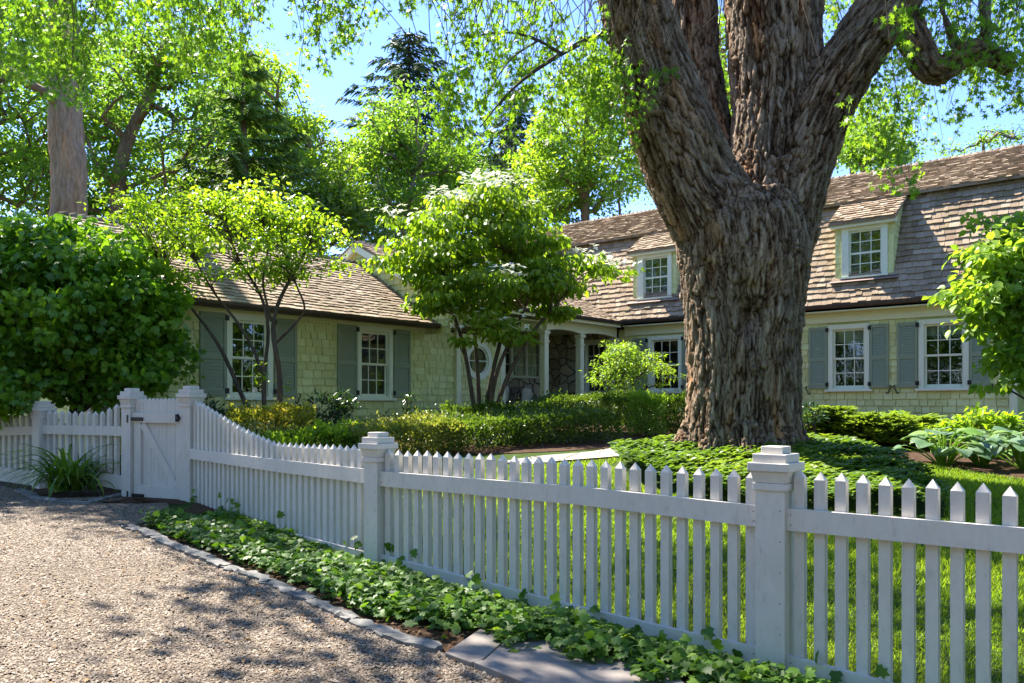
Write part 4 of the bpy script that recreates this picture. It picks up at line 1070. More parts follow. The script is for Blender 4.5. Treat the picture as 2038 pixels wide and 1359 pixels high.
def cluster_leaves(C, per, R, flat, size, tmpl, droop=.4, out=.6, ctr=None, upn=1.0, var=.25):
    n = len(C)*per; I = np.repeat(np.arange(len(C)), per)
    d = rdir(n); rr = RS.rand(n)**.45
    sc = np.repeat(.7+.6*RS.rand(len(C)), per)
    off = d*(rr*R*sc)[:, None]*np.array((1, 1, flat))
    P = C[I]+off
    T = off*np.array((1, 1, .3))/R*out+rdir(n)*.55-UP*droop
    if ctr is not None: T = T+unit(C[I]-ctr)*.3
    N = UP*upn+rdir(n)*.75
    tint = np.clip(np.repeat(RS.rand(len(C)), per)*.5+RS.rand(n)*.5+off[:, 2]/R*.1, 0, 1)
    return leafgeo(P, T, N, size*(1-var*1.5+3*var*RS.rand(n)**1.2), tmpl, tint)
def tree(name, label, cat, base, trunk, rtr, ells, ncl, per, R, size, tmpl, lm, bm_, flat=.6, droop=.4, group=None, shell=.55, r_tip=.01, rough=.25, extra=None, upn=1.0, expo=.5, bow=.18, crown='crown', sides=6, centers=None):
    root = thing(name, label, cat, base, 0, group)
    C = ellipsoid_clusters(ells, ncl, shell, rough, RS.randint(1000)) if centers is None else centers
    tr = smoothpath(trunk, max(int(len(trunk)*3), 8))
    br = skeleton(tr, C, r_tip, rtr*.7, expo, bow)
    rads = np.linspace(rtr, rtr*.35, len(tr)); rads[0] *= 1.25
    V, F = tubes([(tr, rads)], 12); V2, F2 = tubes(br, sides); mk('trunk', np.concatenate((V, V2)), np.concatenate((F, F2+len(V))), bm_, root, smooth=True)
    parts = [cluster_leaves(C, per, R, flat, size, tmpl, droop, ctr=tr[-1]*.5+tr[0]*.5, upn=upn)]
    if extra: parts += extra
    V, F, T = joing(parts); mk(crown, V, F, lm, root, tint=T)
    return root
def E(u, v, Y, ru, rv, rd): return (at(u, v, Y), (ru/FPX*Y, rd, rv/FPX*Y))

# --- big maple
def maple():
    root = thing('maple_tree', 'huge old maple with shaggy forking trunk standing on the lawn behind the fence', 'tree', (3.0, 10.55, float(ground(3.0, 10.55))))
    def limb(pts, n=40):
        A = np.array([list(at(u, v, Y))+[r*Y/FPX] for u, v, Y, r in pts]); return smoothpath(A, n)
    limbs = [limb([(1479, 960, 10.55, 130), (1478, 900, 10.55, 120), (1477, 850, 10.55, 113), (1477, 780, 10.55, 109), (1477, 700, 10.55, 110), (1479, 600, 10.55, 117), (1479, 500, 10.5, 130), (1472, 440, 10.5, 128), (1466, 400, 10.5, 104)], 44),
             limb([(1465, 520, 10.45, 84), (1432, 440, 10.4, 92), (1387, 370, 10.3, 86), (1338, 260, 10.2, 78), (1302, 160, 10.1, 71), (1274, 60, 10, 65), (1256, -20, 9.9, 62), (1225, -170, 9.8, 56), (1170, -420, 9.6, 46), (1080, -700, 9.3, 36)]),
             limb([(1470, 500, 10.9, 70), (1425, 380, 11.1, 66), (1396, 250, 11.3, 50), (1376, 120, 11.5, 49), (1372, 0, 11.6, 51), (1380, -200, 11.9, 46), (1410, -500, 12.4, 36)]),
             limb([(1510, 540, 10.6, 92), (1532, 420, 10.6, 96), (1545, 330, 10.65, 92), (1549, 220, 10.7, 88), (1542, 100, 10.75, 90), (1538, 0, 10.8, 96), (1532, -200, 10.9, 86), (1500, -500, 11.2, 66), (1470, -800, 11.5, 44)]),
             limb([(1515, 540, 10.5, 85), (1545, 440, 10.45, 82), (1583, 340, 10.4, 66), (1616, 250, 10.35, 60), (1660, 168, 10.3, 54), (1742, 44, 10.15, 53), (1815, -65, 10.0, 54), (1920, -220, 9.9, 48), (2090, -430, 9.8, 38), (2280, -600, 9.6, 28)]),
             limb([(1775, 10, 10.1, 30), (1800, 45, 10.1, 25), (1822, 88, 10.05, 23), (1842, 128, 10.0, 22), (1858, 148, 10.0, 20), (1884, 134, 9.95, 19), (1915, 109, 9.9, 19), (1955, 102, 9.85, 17), (1986, 116, 9.8, 15), (2010, 136, 9.8, 10)], 36),
             limb([(1908, 112, 9.9, 11), (1897, 84, 9.9, 9), (1880, 40, 9.9, 7), (1868, -30, 9.9, 6)], 14), limb([(1955, 102, 9.85, 10), (1964, 62, 9.8, 8), (1960, 0, 9.8, 7), (1975, -60, 9.8, 6)], 14),
             limb([(1500, 560, 10.1, 40), (1497, 600, 9.92, 34), (1494, 640, 9.96, 20)], 8)]
    c0 = at(1480, 905, 10.55)
    for k in range(9):
        a = k*2*PI/9+.3; d = np.array((math.cos(a), math.sin(a), 0)); q = []
        for t, zz, r in ((.45, .75, .30), (.75, .32, .25), (1.0, .10, .2), (1.25, -.04, .15), (1.6, -.22, .1)):
            p = c0+d*t*(.72+.08*math.sin(k*2.3)); p[2] = float(ground(p[0], p[1]))+zz-.05; q.append(list(p)+[r])
        limbs.append(smoothpath(q, 14))
    Vs = []; Fs = []; n = 0
    for L in limbs:
        V, F = tube(L[:, :3], L[:, 3], 28); Vs.append(V); Fs.append(F+n); n += len(V)
    V = np.concatenate(Vs); F = np.concatenate(Fs)
    me = bpy.data.meshes.new('tmp'); me.from_pydata([tuple(v) for v in V], [], [list(dict.fromkeys(int(i) for i in f)) for f in F]); me.update()
    o = bpy.data.objects.new('tmp', me); COL.objects.link(o)
    m = o.modifiers.new('r', 'REMESH'); m.mode = 'VOXEL'; m.voxel_size = .0155
    s_ = o.modifiers.new('s', 'SMOOTH'); s_.factor = .5; s_.iterations = 6
    dg = bpy.context.evaluated_depsgraph_get(); e = o.evaluated_get(dg); em = e.to_mesh()
    nv = len(em.vertices); V = np.empty(nv*3, np.float32); em.vertices.foreach_get('co', V); V = V.reshape(-1, 3).astype(float)
    Nn = np.empty(nv*3, np.float32); em.vertices.foreach_get('normal', Nn); Nn = Nn.reshape(-1, 3).astype(float)
    nl = len(em.loops); li = np.empty(nl, np.int32); em.loops.foreach_get('vertex_index', li); F = li.reshape(-1, 4)
    e.to_mesh_clear(); bpy.data.objects.remove(o); bpy.data.meshes.remove(me)
    # along-limb coordinates for the bark
    best = np.full(nv, 1e9); Q = np.zeros((nv, 3)); off = 0.0
    for li_, L in enumerate(limbs):
        s = np.concatenate(([0], np.cumsum(np.linalg.norm(np.diff(L[:, :3], axis=0), axis=1)))); T = unit(np.gradient(L[:, :3], axis=0))
        D = np.linalg.norm(V[:, None, :]-L[None, ::2, :3], axis=2)/np.maximum(L[None, ::2, 3], .08); j = D.argmin(1)*2; dm = D.min(1)
        x = V-L[j, :3]; al = (x*T[j]).sum(1); lat = x-al[:, None]*T[j]
        ref = np.cross(T[j], np.array((0, 1., 0))); ref = unit(ref); yy = np.cross(T[j], ref)
        q = np.stack(((lat*ref).sum(1), (lat*yy).sum(1), s[j]+al+li_*3.1), 1)
        k = dm < best; Q[k] = q[k]; best[k] = dm[k]
    Qs = Q*np.array((1, 1, .15))
    wob = np.stack((vnoise(Q*2.3, 3), vnoise(Q*2.3, 4), vnoise(Q*2.3, 5)), 1)-.5
    wb2 = np.stack((vnoise(Q*np.array((17, 17, 6)), 15), vnoise(Q*np.array((17, 17, 6)), 16), vnoise(Q*np.array((17, 17, 6)), 17)), 1)-.5
    B = Qs+wob*np.array((.06, .06, .02))+wb2*np.array((.042, .042, .016))
    def plates(S, seed):
        I = np.floor(S).astype(np.int64); f1 = np.full(nv, 9.); f2 = np.full(nv, 9.); cr = np.zeros(nv); dzz = np.zeros(nv)
        for i in (-1, 0, 1):
            for j in (-1, 0, 1):
                for k in (-1, 0, 1):
                    x, y, z = I[:, 0]+i, I[:, 1]+j, I[:, 2]+k
                    c = np.stack((x+vhash(x, y, z, seed), y+vhash(x, y, z, seed+1), z+vhash(x, y, z, seed+2)), 1); d = np.linalg.norm(S-c, axis=1); r = vhash(x, y, z, seed+3)
                    n_ = d < f1; f2 = np.where(n_, f1, np.minimum(f2, d)); cr = np.where(n_, r, cr); dzz = np.where(n_, S[:, 2]-c[:, 2], dzz); f1 = np.minimum(f1, d)
        return f2-f1, cr, dzz
    e1, c1, z1_ = plates(B*np.array((19, 19, 15)), 60); e2, c2, z2_ = plates((B+wob[:, ::-1]*.05)*np.array((42, 42, 26)), 70)
    lf = vnoise(Q*np.array((1.7, 1.7, .35)), 10)-.5; r3 = vnoise(Q*np.array((95, 95, 7)), 9); brk = vnoise(Q*np.array((5, 5, 1.2)), 13)
    h1 = np.clip(e1/.15, 0, 1); h2 = np.clip(e2/.2, 0, 1)
    disp = .026*(h1-.85)+.030*(c1-.5)-.026*z1_*h1+.010*(h2-.7)+.016*(c2-.5)*h1-.012*z2_+.006*(r3-.5)+.09*lf-.018*(brk > .66)
    ptint = np.clip(.02+.52*h1+.42*(c1-.5)+.2*(h2-.5)+.38*(c2-.5)+.35*(r3-.5)-.12*(brk > .66), 0, 1)
    # the rotten hollow on the trunk
    hp = at(1497, 625, 9.75); hd = np.linalg.norm((V-hp)*np.array((1, .6, .55)), axis=1); disp -= .22*np.exp(-(hd/.15)**2)
    hp = at(1420, 345, 10.0); hd = np.linalg.norm((V-hp)*np.array((1, .5, .7)), axis=1); disp -= .2*np.exp(-(hd/.22)**2)
    V = V+Nn*disp[:, None]
    mk('trunk', V, F, M['maple_bark'], root, smooth=False, tint=ptint, vec=B*np.array((1.6, 1.6, 1.6)))
    # thin low branch on the left side
    P = lambda pts: np.array([at(u, v, Y) for u, v, Y in pts])
    thin = [(smoothpath(P([(1232, 58, 10), (1205, 65, 9.8), (1172, 76, 9.7), (1116, 106, 9.5), (1050, 150, 9.3), (1003, 192, 9.1), (955, 254, 9)]), 20), np.linspace(.045, .006, 20)),
            (smoothpath(P([(1116, 106, 9.5), (1075, 79, 9.4), (1023, 62, 9.3), (960, 66, 9.2), (900, 90, 9.1)]), 14), np.linspace(.022, .005, 14)),
            (smoothpath(P([(1075, 79, 9.4), (1020, 110, 9.2), (985, 160, 9.1), (960, 215, 9.)]), 12), np.linspace(.014, .004, 12))]
    # sprays hanging into view from the crown above
    regs = [(-40, 150, 30, 190, 44, 10, 14), (90, 175, 120, 225, 16, 10, 12), (140, 270, 20, 150, 22, 10, 14), (340, 480, 50, 185, 34, 9.5, 12), (240, 520, -10, 60, 24, 9, 13), (585, 715, 40, 165, 17, 9, 12), (700, 900, 0, 50, 5, 8, 10),
            (880, 1010, 60, 240, 15, 8.5, 10), (960, 1225, 70, 300, 32, 8.8, 10.3), (870, 960, 240, 345, 8, 8.8, 9.5), (1150, 1250, 180, 360, 12, 9.0, 9.8), (1640, 1720, 0, 130, 9, 11, 12.5), (1720, 2060, 30, 200, 36, 9, 12), (1690, 1880, 190, 345, 20, 11, 12.5), (1880, 2060, 130, 240, 16, 9, 11),
            (1740, 1830, 320, 385, 4, 9, 9.6), (1425, 1460, 60, 280, 6, 12, 13)]
    lp = []; lt = []; ln = []; lw = []
    for (u0, u1, v0, v1, n, y0, y1) in regs:
        for _ in range(int(n*1.35)):
            Y_ = y0+(y1-y0)*RS.rand(); end = at(u0+(u1-u0)*RS.rand(), v0+(v1-v0)*RS.rand(), Y_)
            need = (HY+50)/FPX*Y_+H-end[2]; Ln = min(max(.6+.8*RS.rand(), need), 2.6); st = end+np.array((RS.normal()*.3*Ln, RS.normal()*.3, Ln)); pth = smoothpath([st, (st+end)/2+np.array((RS.normal()*.14, RS.normal()*.14, .08)), end], 9 if Ln < 1.4 else 15); thin.append((pth, np.linspace(.006, .002, len(pth))))
            tw = RS.rand()
            for i in range(len(pth)-7, len(pth)):
                if RS.rand() < .25: continue
                jc = RS.normal(size=3)*.05
                for k in range(8):
                    p = pth[i]+jc+RS.normal(size=3)*.045; a = rdir(1)[0]; lp.append(p); lt.append(a*np.array((.8, .8, .3))-UP*(.75)); ln.append(rdir(1)[0]+UP*.2); lw.append(tw*.4+.6*RS.rand())
    # the crown proper, above the view
    ctr = np.array((1.4, 10.0, 9.6)); C = []
    while len(C) < 120:
        d = rdir(1)[0]; r = RS.rand()**.4; p = np.array((.3, 10.2, 10.3))+d*np.array((8.6, 6.5, 4.6))*r
        vv_ = HY-(p[2]-H)*FPX/p[1]
        if p[1] < 1.5 or vv_ > -90: continue
        uu_ = CX+p[0]/p[1]*FPX
        # unseen clusters kept or dropped to shape the shade on drive, fence and lawn
        g = p-SUN*((p[2]-.3)/SUN[2]); e_, d_ = ed(g[:2])
        if d_ < -1.55: keep = (.10 if e_ > -4.2 else .045) if e_ > -8.2 else .5
        elif d_ < -.9: keep = .38
        elif d_ < .3: keep = .3 if e_ < -5.5 else .06 if e_ < -3.2 else .2
        elif d_ < 2.2: keep = .06
        elif d_ < 6: keep = .025
        else: keep = .006
        if -3.8 < e_ < 3.5 and 2.0 < d_ < 10: continue
        if RS.rand() > keep: continue
        C.append(p)
    C = np.array(C); main = []
    for L in limbs[1:5]:
        main += list(L[18:, :3])
    V1, F1 = tubes(thin, 5)
    mk('branches', V1, F1, M['stem_bark'], root, smooth=True)
    # crown limbs from the upper ends of the big limbs
    paths = []
    ends = np.array(main)
    for c in C[::2]:
        j = np.argmin(np.linalg.norm(ends-c, axis=1)); a = ends[j]; mid = (a+c)/2+RS.normal(size=3)*.25; paths.append((smoothpath([a, mid, c], 7), np.linspace(.05, .01, 7)))
    V2, F2 = tubes(paths, 4); mk('crown_branches', V2, F2, M['stem_bark'], root, smooth=True)
    hang = leafgeo(np.array(lp), np.array(lt), np.array(ln), .055+.05*RS.rand(len(lp)), T_MAPLE, np.array(lw))
    V, F, T = hang; mk('hanging_leaves', V, F, M['l_maple'], root, tint=T)
    V, F, T = cluster_leaves(C, 60, .75, .5, .17, T_OVAL, .5); mk('crown', V, F, M['l_maple'], root, tint=T)
    return root
maple()

# --- dogwood in flower, centre
def canopy_tree(): pass
db = onground(-.62, 15.6)
dw_ells = [E(905, 470, 15.6, 135, 105, 1.5), E(960, 420, 15.8, 95, 70, 1.1), E(830, 520, 15.3, 90, 60, .9), E(1040, 480, 15.8, 90, 75, 1.0), E(1165, 540, 15.9, 80, 55, .8), E(1000, 570, 15.4, 120, 60, 1.2), E(960, 660, 15.0, 90, 35, .8), E(1095, 580, 15.6, 70, 60, .8), E(880, 590, 15.2, 70, 45, .8)]
dog = thing('dogwood_tree', 'multi-stemmed dogwood with white bracts on top in front of the porch', 'tree', db)
stems = [[(949, 850, 15.6), (932, 737, 15.5), (922, 680, 15.5), (880, 560, 15.5)], [(955, 850, 15.7), (951, 737, 15.7), (944, 660, 15.7), (938, 540, 15.8)], [(963, 850, 15.6), (977, 737, 15.6), (1000, 680, 15.7), (1010, 560, 15.8), (990, 440, 15.8)], [(970, 850, 15.5), (986, 740, 15.4), (1010, 690, 15.4), (1050, 600, 15.5)], [(978, 850, 15.5), (1004, 757, 15.4), (1025, 720, 15.4), (1062, 655, 15.5), (1130, 580, 15.7)]]
SP = [smoothpath([at(*p) for p in s], 14) for s in stems]
V, F = tubes([(s, np.linspace(.05, .024, 14)) for s in SP], 9); mk('trunk', V, F, M['stem_bark'], dog, smooth=True)
C = ellipsoid_clusters(dw_ells, 210, .6, .2, 3); nodes = np.concatenate([s[6:] for s in SP])
pths = []
for c in C:
    cost = np.linalg.norm(nodes-c, axis=1)+1.0*np.maximum(0, nodes[:, 2]-c[2]+.2); a = nodes[cost.argmin()]; pths.append((smoothpath([a, (a+c)/2+UP*.12+RS.normal(size=3)*.07, c], 7), np.linspace(.017, .005, 7)))
V, F = tubes(pths, 5); mk('branches', V, F, M['bark'], dog, smooth=True)
V, F, T = cluster_leaves(C, 70, .40, .30, .12, T_BROAD, .75, .7); mk('crown', V, F, M['l_dogwood'], dog, tint=T)
# bracts: on the upper side of the top clusters, some at the lower front
ctop = []
for c in C:
    hi = c[2]-np.max(C[np.linalg.norm(C[:, :2]-c[:2], axis=1) < .45][:, 2])
    if hi > -.2 and c[2] > 3.4: ctop += [c+np.array((RS.normal()*.2, RS.normal()*.2, .14+.05*RS.rand())) for _ in range(22)]
for _ in range(26): ctop.append(at(885+RS.rand()*180, 612+RS.rand()*50, 14.35))
P_, T_, N_, tn = [], [], [], []
for p in ctop:
    up_ = unit(UP+RS.normal(size=3)*.35+np.array((.1, -.25, 0))); a0 = RS.rand()*PI; b = unit(np.cross(up_, np.array((1, .1, 0)))); c_ = np.cross(up_, b)
    for k in range(4):
        a = a0+k*PI/2; P_.append(p); T_.append(b*math.cos(a)+c_*math.sin(a)+up_*.15); N_.append(up_); tn.append(RS.rand())
V, F, T = leafgeo(P_, T_, N_, .068, T_OVAL, np.array(tn)); mk('flowers', V, F, M['petal'], dog, tint=T)

# --- lime-green small tree in front of the left wing
sb = onground(-3.95, 12.75)
st_ = thing('ornamental_tree', 'small multi-stemmed tree with sparse lime-green leaves in front of the left windows', 'tree', sb)
S = [[(500, 830, 12.8), (440, 691, 12.8), (399, 633, 12.8), (371, 602, 12.9), (330, 540, 13)], [(526, 830, 12.7), (524, 760, 12.7), (514, 709, 12.7), (467, 630, 12.7), (430, 592, 12.8), (390, 520, 12.9)], [(527, 830, 12.65), (524, 729, 12.6), (536, 681, 12.6), (536, 640, 12.6), (519, 575, 12.6), (471, 520, 12.6), (450, 440, 12.7)],
     [(558, 830, 12.5), (557, 729, 12.5), (543, 678, 12.5), (540, 640, 12.5), (552, 600, 12.5), (584, 545, 12.6), (620, 480, 12.7)], [(550, 682, 12.5), (598, 633, 12.4), (615, 617, 12.4), (600, 592, 12.4), (584, 555, 12.4), (560, 480, 12.4)], [(540, 640, 12.55), (520, 560, 12.5), (540, 470, 12.5), (500, 420, 12.6)]]
SP = [smoothpath([at(*p) for p in s], 18) for s in S]
rr = [.04, .034, .036, .05, .022, .022]
V, F = tubes([(s, np.linspace(r, r*.4, 18)) for s, r in zip(SP, rr)], 8); mk('trunk', V, F, M['stem_bark'], st_, smooth=True)
ells = [E(430, 430, 12.8, 190, 70, 1.3), E(560, 440, 12.6, 120, 75, 1.2), E(330, 470, 13, 110, 65, 1.0), E(620, 510, 12.6, 90, 60, .9), E(500, 520, 12.4, 170, 55, 1.1), E(390, 560, 12.7, 60, 30, .6), E(600, 450, 12.8, 75, 45, .7), E(280, 420, 13, 60, 40, .7), E(470, 405, 12.7, 120, 40, .9)]
C = ellipsoid_clusters(ells, 240, .5, .3, 8); nodes = np.concatenate([s[9:] for s in SP]); pths = []
for c in C:
    cost = np.linalg.norm(nodes-c, axis=1)+1.0*np.maximum(0, nodes[:, 2]-c[2]+.1); a = nodes[cost.argmin()]; pths.append((smoothpath([a, (a+c)/2+UP*.08+RS.normal(size=3)*.06, c], 7), np.linspace(.011, .003, 7)))
V, F = tubes(pths, 5); mk('branches', V, F, M['stem_bark'], st_, smooth=True)
low = np.array([at(495+40*RS.rand(), 725+45*RS.rand(), 12.5) for _ in range(9)]+[at(570+6*RS.rand(), 765+15*RS.rand(), 12.4) for _ in range(3)])
V, F, T = joing([cluster_leaves(C, 34, .30, .3, .075, T_BROAD, .25, .6, upn=1.6), cluster_leaves(low, 4, .08, .6, .06, T_BROAD, .2)]); mk('crown', V, F, M['l_lime'], st_, tint=T)

# --- big rounded shrub on the left
bb = onground(-6.6, 12.3)
ells = [E(150, 640, 12.2, 190, 175, 1.15), E(60, 600, 12.3, 140, 150, 1.0), E(240, 610, 12.1, 110, 130, .9), E(130, 520, 12.3, 150, 80, .9), E(10, 715, 11.9, 90, 80, .6), E(270, 700, 12.0, 85, 90, .7), E(-60, 640, 12.2, 130, 190, 1.1), E(-5, 795, 11.1, 50, 42, .35)]
tr_ = [bb, bb+np.array((0, 0, .7)), bb+np.array((.1, -.1, 1.8))]
tree('viburnum_shrub', 'tall dense dark-leaved shrub rising behind the fence left of the gate', 'shrub', bb, tr_, .09, ells, 540, 84, .36, .105, T_VIB, M['l_bush'], M['stem_bark'], .65, .75, shell=.62, r_tip=.006, rough=.24, upn=.8)

# --- bush at the right edge
rb = onground(5.35, 8.4)
ells = [E(2010, 600, 8.3, 120, 110, .7), E(2060, 520, 8.4, 130, 110, .8), E(1960, 500, 8.2, 70, 35, .4), E(2060, 690, 8.3, 110, 80, .6), E(1950, 590, 8.2, 70, 40, .4), E(2020, 740, 8.2, 50, 40, .3), E(2150, 600, 8.5, 150, 220, .9)]
tree('leafy_shrub', 'bright green broad-leaved shrub reaching in at the right edge in front of the house', 'shrub', rb, [rb, rb+np.array((.05, 0, .9)), rb+np.array((-.1, 0, 1.9))], .05, ells, 225, 36, .24, .10, T_BROAD, M['l_right'], M['stem_bark'], .38, .7, shell=.35, rough=.38, r_tip=.005, upn=.9)

# --- small weeping maple by the porch
jb = onground(2.45, 17.2)
ells = [E(1240, 715, 17.2, 50, 40, .6), E(1285, 725, 17.2, 60, 28, .6), E(1220, 745, 17.1, 40, 30, .5), E(1310, 745, 17.0, 38, 25, .4), E(1245, 690, 17.2, 30, 22, .4), E(1240, 765, 16.9, 40, 18, .4)]
tree('laceleaf_tree', 'small airy shrub with narrow pale leaves in front of the porch window', 'shrub', jb, [jb, jb+np.array((0, 0, .35)), jb+np.array((.1, 0, .8))], .04, ells, 75, 46, .24, .085, T_LONG, M['l_right'], M['stem_bark'], .4, .5, shell=.4, r_tip=.007)

# ------------------------------------------------------------------ woodland behind
WG = 'trees behind the house'
def btree(name, label, basepx, trunkpx, rtr, ells, ncl, per, R, size, lm, bmn='bark', tmpl=T_OVAL, **kw):
    u, Y_ = basepx; x = (u-CX)/FPX*Y_; b = onground(x, Y_)
    tr_ = [b]+[at(*q) for q in trunkpx]
    return tree(name, label, 'tree', b, tr_, rtr, [E(*e) for e in ells], ncl, per, R, size, tmpl, M[lm], M[bmn], kw.pop('flat', .55), kw.pop('droop', .35), group=WG, r_tip=kw.pop('r_tip', .022), **kw)
# bare-trunked tree rising behind the left roof; its crown is above the view
tb = onground((140-CX)/FPX*20.5, 20.5)
t1 = thing('shade_tree', 'tall tree with a thick bare brown trunk behind the left end of the roof', 'tree', tb, 0, WG)
L = smoothpath([list(tb)+[.54]]+[list(at(u, v, 20.5))+[r/FPX*20.5] for u, v, r in ((138, 430, 35), (134, 330, 33), (129, 200, 29), (128, 100, 26), (126, 0, 26), (120, -200, 22), (110, -420, 15))], 170)
V, F = tube(L[:, :3], L[:, 3], 80)
nr = unit(V-np.concatenate((np.repeat(L[:, :3], 80, 0), L[:1, :3], L[-1:, :3]))); nn = vnoise(V*np.array((5, 5, 1.2)), 3)-.5; n2 = vnoise(V*np.array((14, 14, 5.)), 4)-.5
n3 = 1-np.abs(2*vnoise(V*np.array((11, 11, 2.6)), 6)-1); V = V+nr*(nn*.12+n2*.04-.05*np.clip(n3-.6, 0, 1)*2.5)[:, None]; mk('trunk', V, F, M['tan_bark'], t1, smooth=True)
C = ellipsoid_clusters([E(-60, -250, 20.5, 300, 260, 3.5), E(120, -60, 20, 110, 45, 1.2)], 130, .5, .3, 5)
g_ = C-SUN*((C[:, 2:]-3.5)/SUN[2]); C = C[~((g_[:, 0] > -6.0) & (g_[:, 1] > 10.5)) | (RS.rand(len(C)) < .12)]
C = np.concatenate((C, ellipsoid_clusters([((-8.6, 14.0, 9.8), (2.6, 1.3, .9)), ((-12.6, 14.2, 9.6), (3.0, 2.0, 1.4))], 95, .3, .2, 5)))  # extra clusters out of view, added to shade the gate and gravel
g_ = C-SUN*((C[:, 2:]-3.3)/SUN[2]); C = C[~((g_[:, 0] > -9.2) & (g_[:, 0] < -6.2) & (g_[:, 1] > 11.3) & (g_[:, 1] < 14.5))]
br = skeleton(L[85::2, :3], C, .012, .14); V, F = tubes(br, 5); mk('branches', V, F, M['bark'], t1, smooth=True)
V, F, T = cluster_leaves(C, 70, .8, .5, .17, T_OVAL, .5); mk('crown', V, F, M['l_maple'], t1, tint=T)

btree('woodland_tree', 'leafy tree at the far left edge with dark low limbs', (-40, 26), [(-35, 380, 26), (-20, 250, 26), (10, 120, 26)], .42, [(20, 220, 26, 150, 190, 3.5), (-60, 330, 26, 140, 140, 3), (70, 350, 25, 80, 90, 2), (60, 90, 26, 150, 110, 3)], 130, 90, .85, .17, 'l_back1')
btree('woodland_tree', 'tall forked tree with open crown behind the left roof', (232, 25), [(233, 400, 25), (236, 310, 25), (262, 250, 25), (306, 190, 25), (312, 130, 25), (335, 60, 25)], .34, [(290, 120, 25, 150, 130, 3), (190, 250, 25.5, 110, 130, 3), (370, 260, 25, 110, 90, 2.5), (280, 360, 24.5, 120, 70, 2.5), (380, 130, 25, 90, 110, 2)], 125, 70, .75, .16, 'l_back1', rough=.35, shell=.4)
btree('woodland_tree', 'pale feathery tree between the pine and the spruce', (640, 31), [(635, 400, 31), (625, 320, 31), (610, 250, 31)], .2, [(650, 350, 31, 90, 80, 2.5), (600, 260, 31, 60, 60, 2), (690, 400, 30, 80, 70, 2), (560, 330, 32, 80, 90, 2), (520, 160, 30, 60, 70, 2)], 105, 85, .75, .17, 'l_back2', shell=.5)
btree('woodland_tree', 'mid-green tree with a pale forked trunk in front of the spruce', (805, 32), [(806, 430, 32), (812, 370, 32), (838, 320, 32), (850, 285, 32)], .26, [(790, 250, 32, 85, 75, 2.5), (830, 330, 32, 110, 80, 2.5), (740, 330, 32, 75, 80, 2), (900, 320, 32.5, 70, 60, 2), (760, 420, 32, 100, 50, 2)], 120, 90, .8, .18, 'l_back1', 'grey_bark', shell=.5)
btree('woodland_tree', 'bright yellow-green tree lit from behind left of the big trunk', (1165, 34), [(1165, 430, 34), (1165, 330, 34), (1170, 200, 34)], .3, [(1160, 280, 34, 125, 130, 3), (1200, 170, 34, 100, 100, 2.5), (1120, 370, 34, 90, 85, 2.5), (1230, 370, 33.5, 80, 80, 2.5), (1080, 300, 34, 60, 60, 2)], 170, 100, .75, .18, 'l_back2', rough=.2)
btree('woodland_tree', 'dark round tree low behind the dogwood and the bright tree', (990, 40), [(990, 430, 40), (985, 380, 40)], .25, [(960, 390, 40, 120, 60, 3), (1050, 400, 39, 90, 60, 3), (1290, 330, 38, 60, 110, 3), (880, 430, 38, 110, 50, 3)], 100, 90, 1.0, .2, 'l_back3')
btree('woodland_tree', 'dark understorey tree behind the middle of the left roof', (600, 29), [(600, 450, 29), (598, 420, 29)], .2, [(620, 430, 29, 130, 60, 2.5), (470, 420, 29, 120, 60, 2.5), (720, 450, 30, 90, 45, 2), (330, 420, 29, 110, 60, 2.5), (110, 400, 29, 130, 60, 2.5)], 130, 85, .9, .18, 'l_back3')
btree('woodland_tree', 'leafy tree showing in the gap between the big limbs', (1470, 30), [(1465, 420, 30), (1450, 250, 30), (1440, 100, 30)], .25, [(1445, 200, 30, 60, 120, 2.2), (1430, 90, 30, 60, 70, 2)], 45, 80, .8, .17, 'l_back2')
btree('woodland_tree', 'grey-green tree behind the ridge right of the big trunk', (1720, 38), [(1720, 350, 38), (1722, 290, 38)], .25, [(1725, 280, 38, 55, 50, 2.2), (1690, 310, 38, 45, 40, 2), (1780, 310, 38, 40, 30, 2)], 60, 90, .8, .19, 'l_back1')
btree('woodland_tree', 'wispy far tree just above the right end of the ridge', (1955, 46), [(1955, 330, 46), (1957, 280, 46)], .2, [(1950, 283, 46, 70, 22, 2.2), (2010, 272, 46, 50, 18, 2), (1890, 300, 46, 30, 12, 1.5)], 34, 30, .7, .17, 'l_back1', shell=.3)
btree('woodland_tree', 'broad mid-green tree filling the gap behind the bare trunk at the left', (150, 30), [(150, 380, 30), (160, 250, 30), (150, 120, 30)], .3, [(170, 150, 30, 140, 120, 3), (60, 120, 30, 120, 120, 3), (250, 330, 30, 130, 100, 3), (60, 330, 30, 110, 90, 3)], 150, 90, .9, .18, 'l_back2')
btree('woodland_tree', 'light green tree behind the pine', (430, 33), [(430, 400, 33), (440, 250, 33), (450, 120, 33)], .3, [(440, 190, 33, 110, 130, 3), (520, 260, 33, 90, 120, 3), (400, 330, 33, 130, 90, 3), (560, 370, 33, 110, 80, 3)], 160, 90, .9, .18, 'l_back1')
btree('woodland_tree', 'tall green tree behind the spruce and the pale forked tree', (900, 50), [(900, 400, 50), (905, 320, 50)], .3, [(880, 330, 50, 120, 70, 4), (700, 340, 50, 120, 70, 4), (1010, 350, 50, 90, 60, 4)], 110, 90, 1.2, .24, 'l_back3')
btree('woodland_tree', 'bright tree showing between the ridge and the leaning right limb', (1700, 42), [(1700, 350, 42), (1690, 270, 42)], .25, [(1690, 250, 42, 50, 70, 2.4), (1740, 300, 42, 70, 40, 2.4)], 60, 80, .9, .19, 'l_back2')
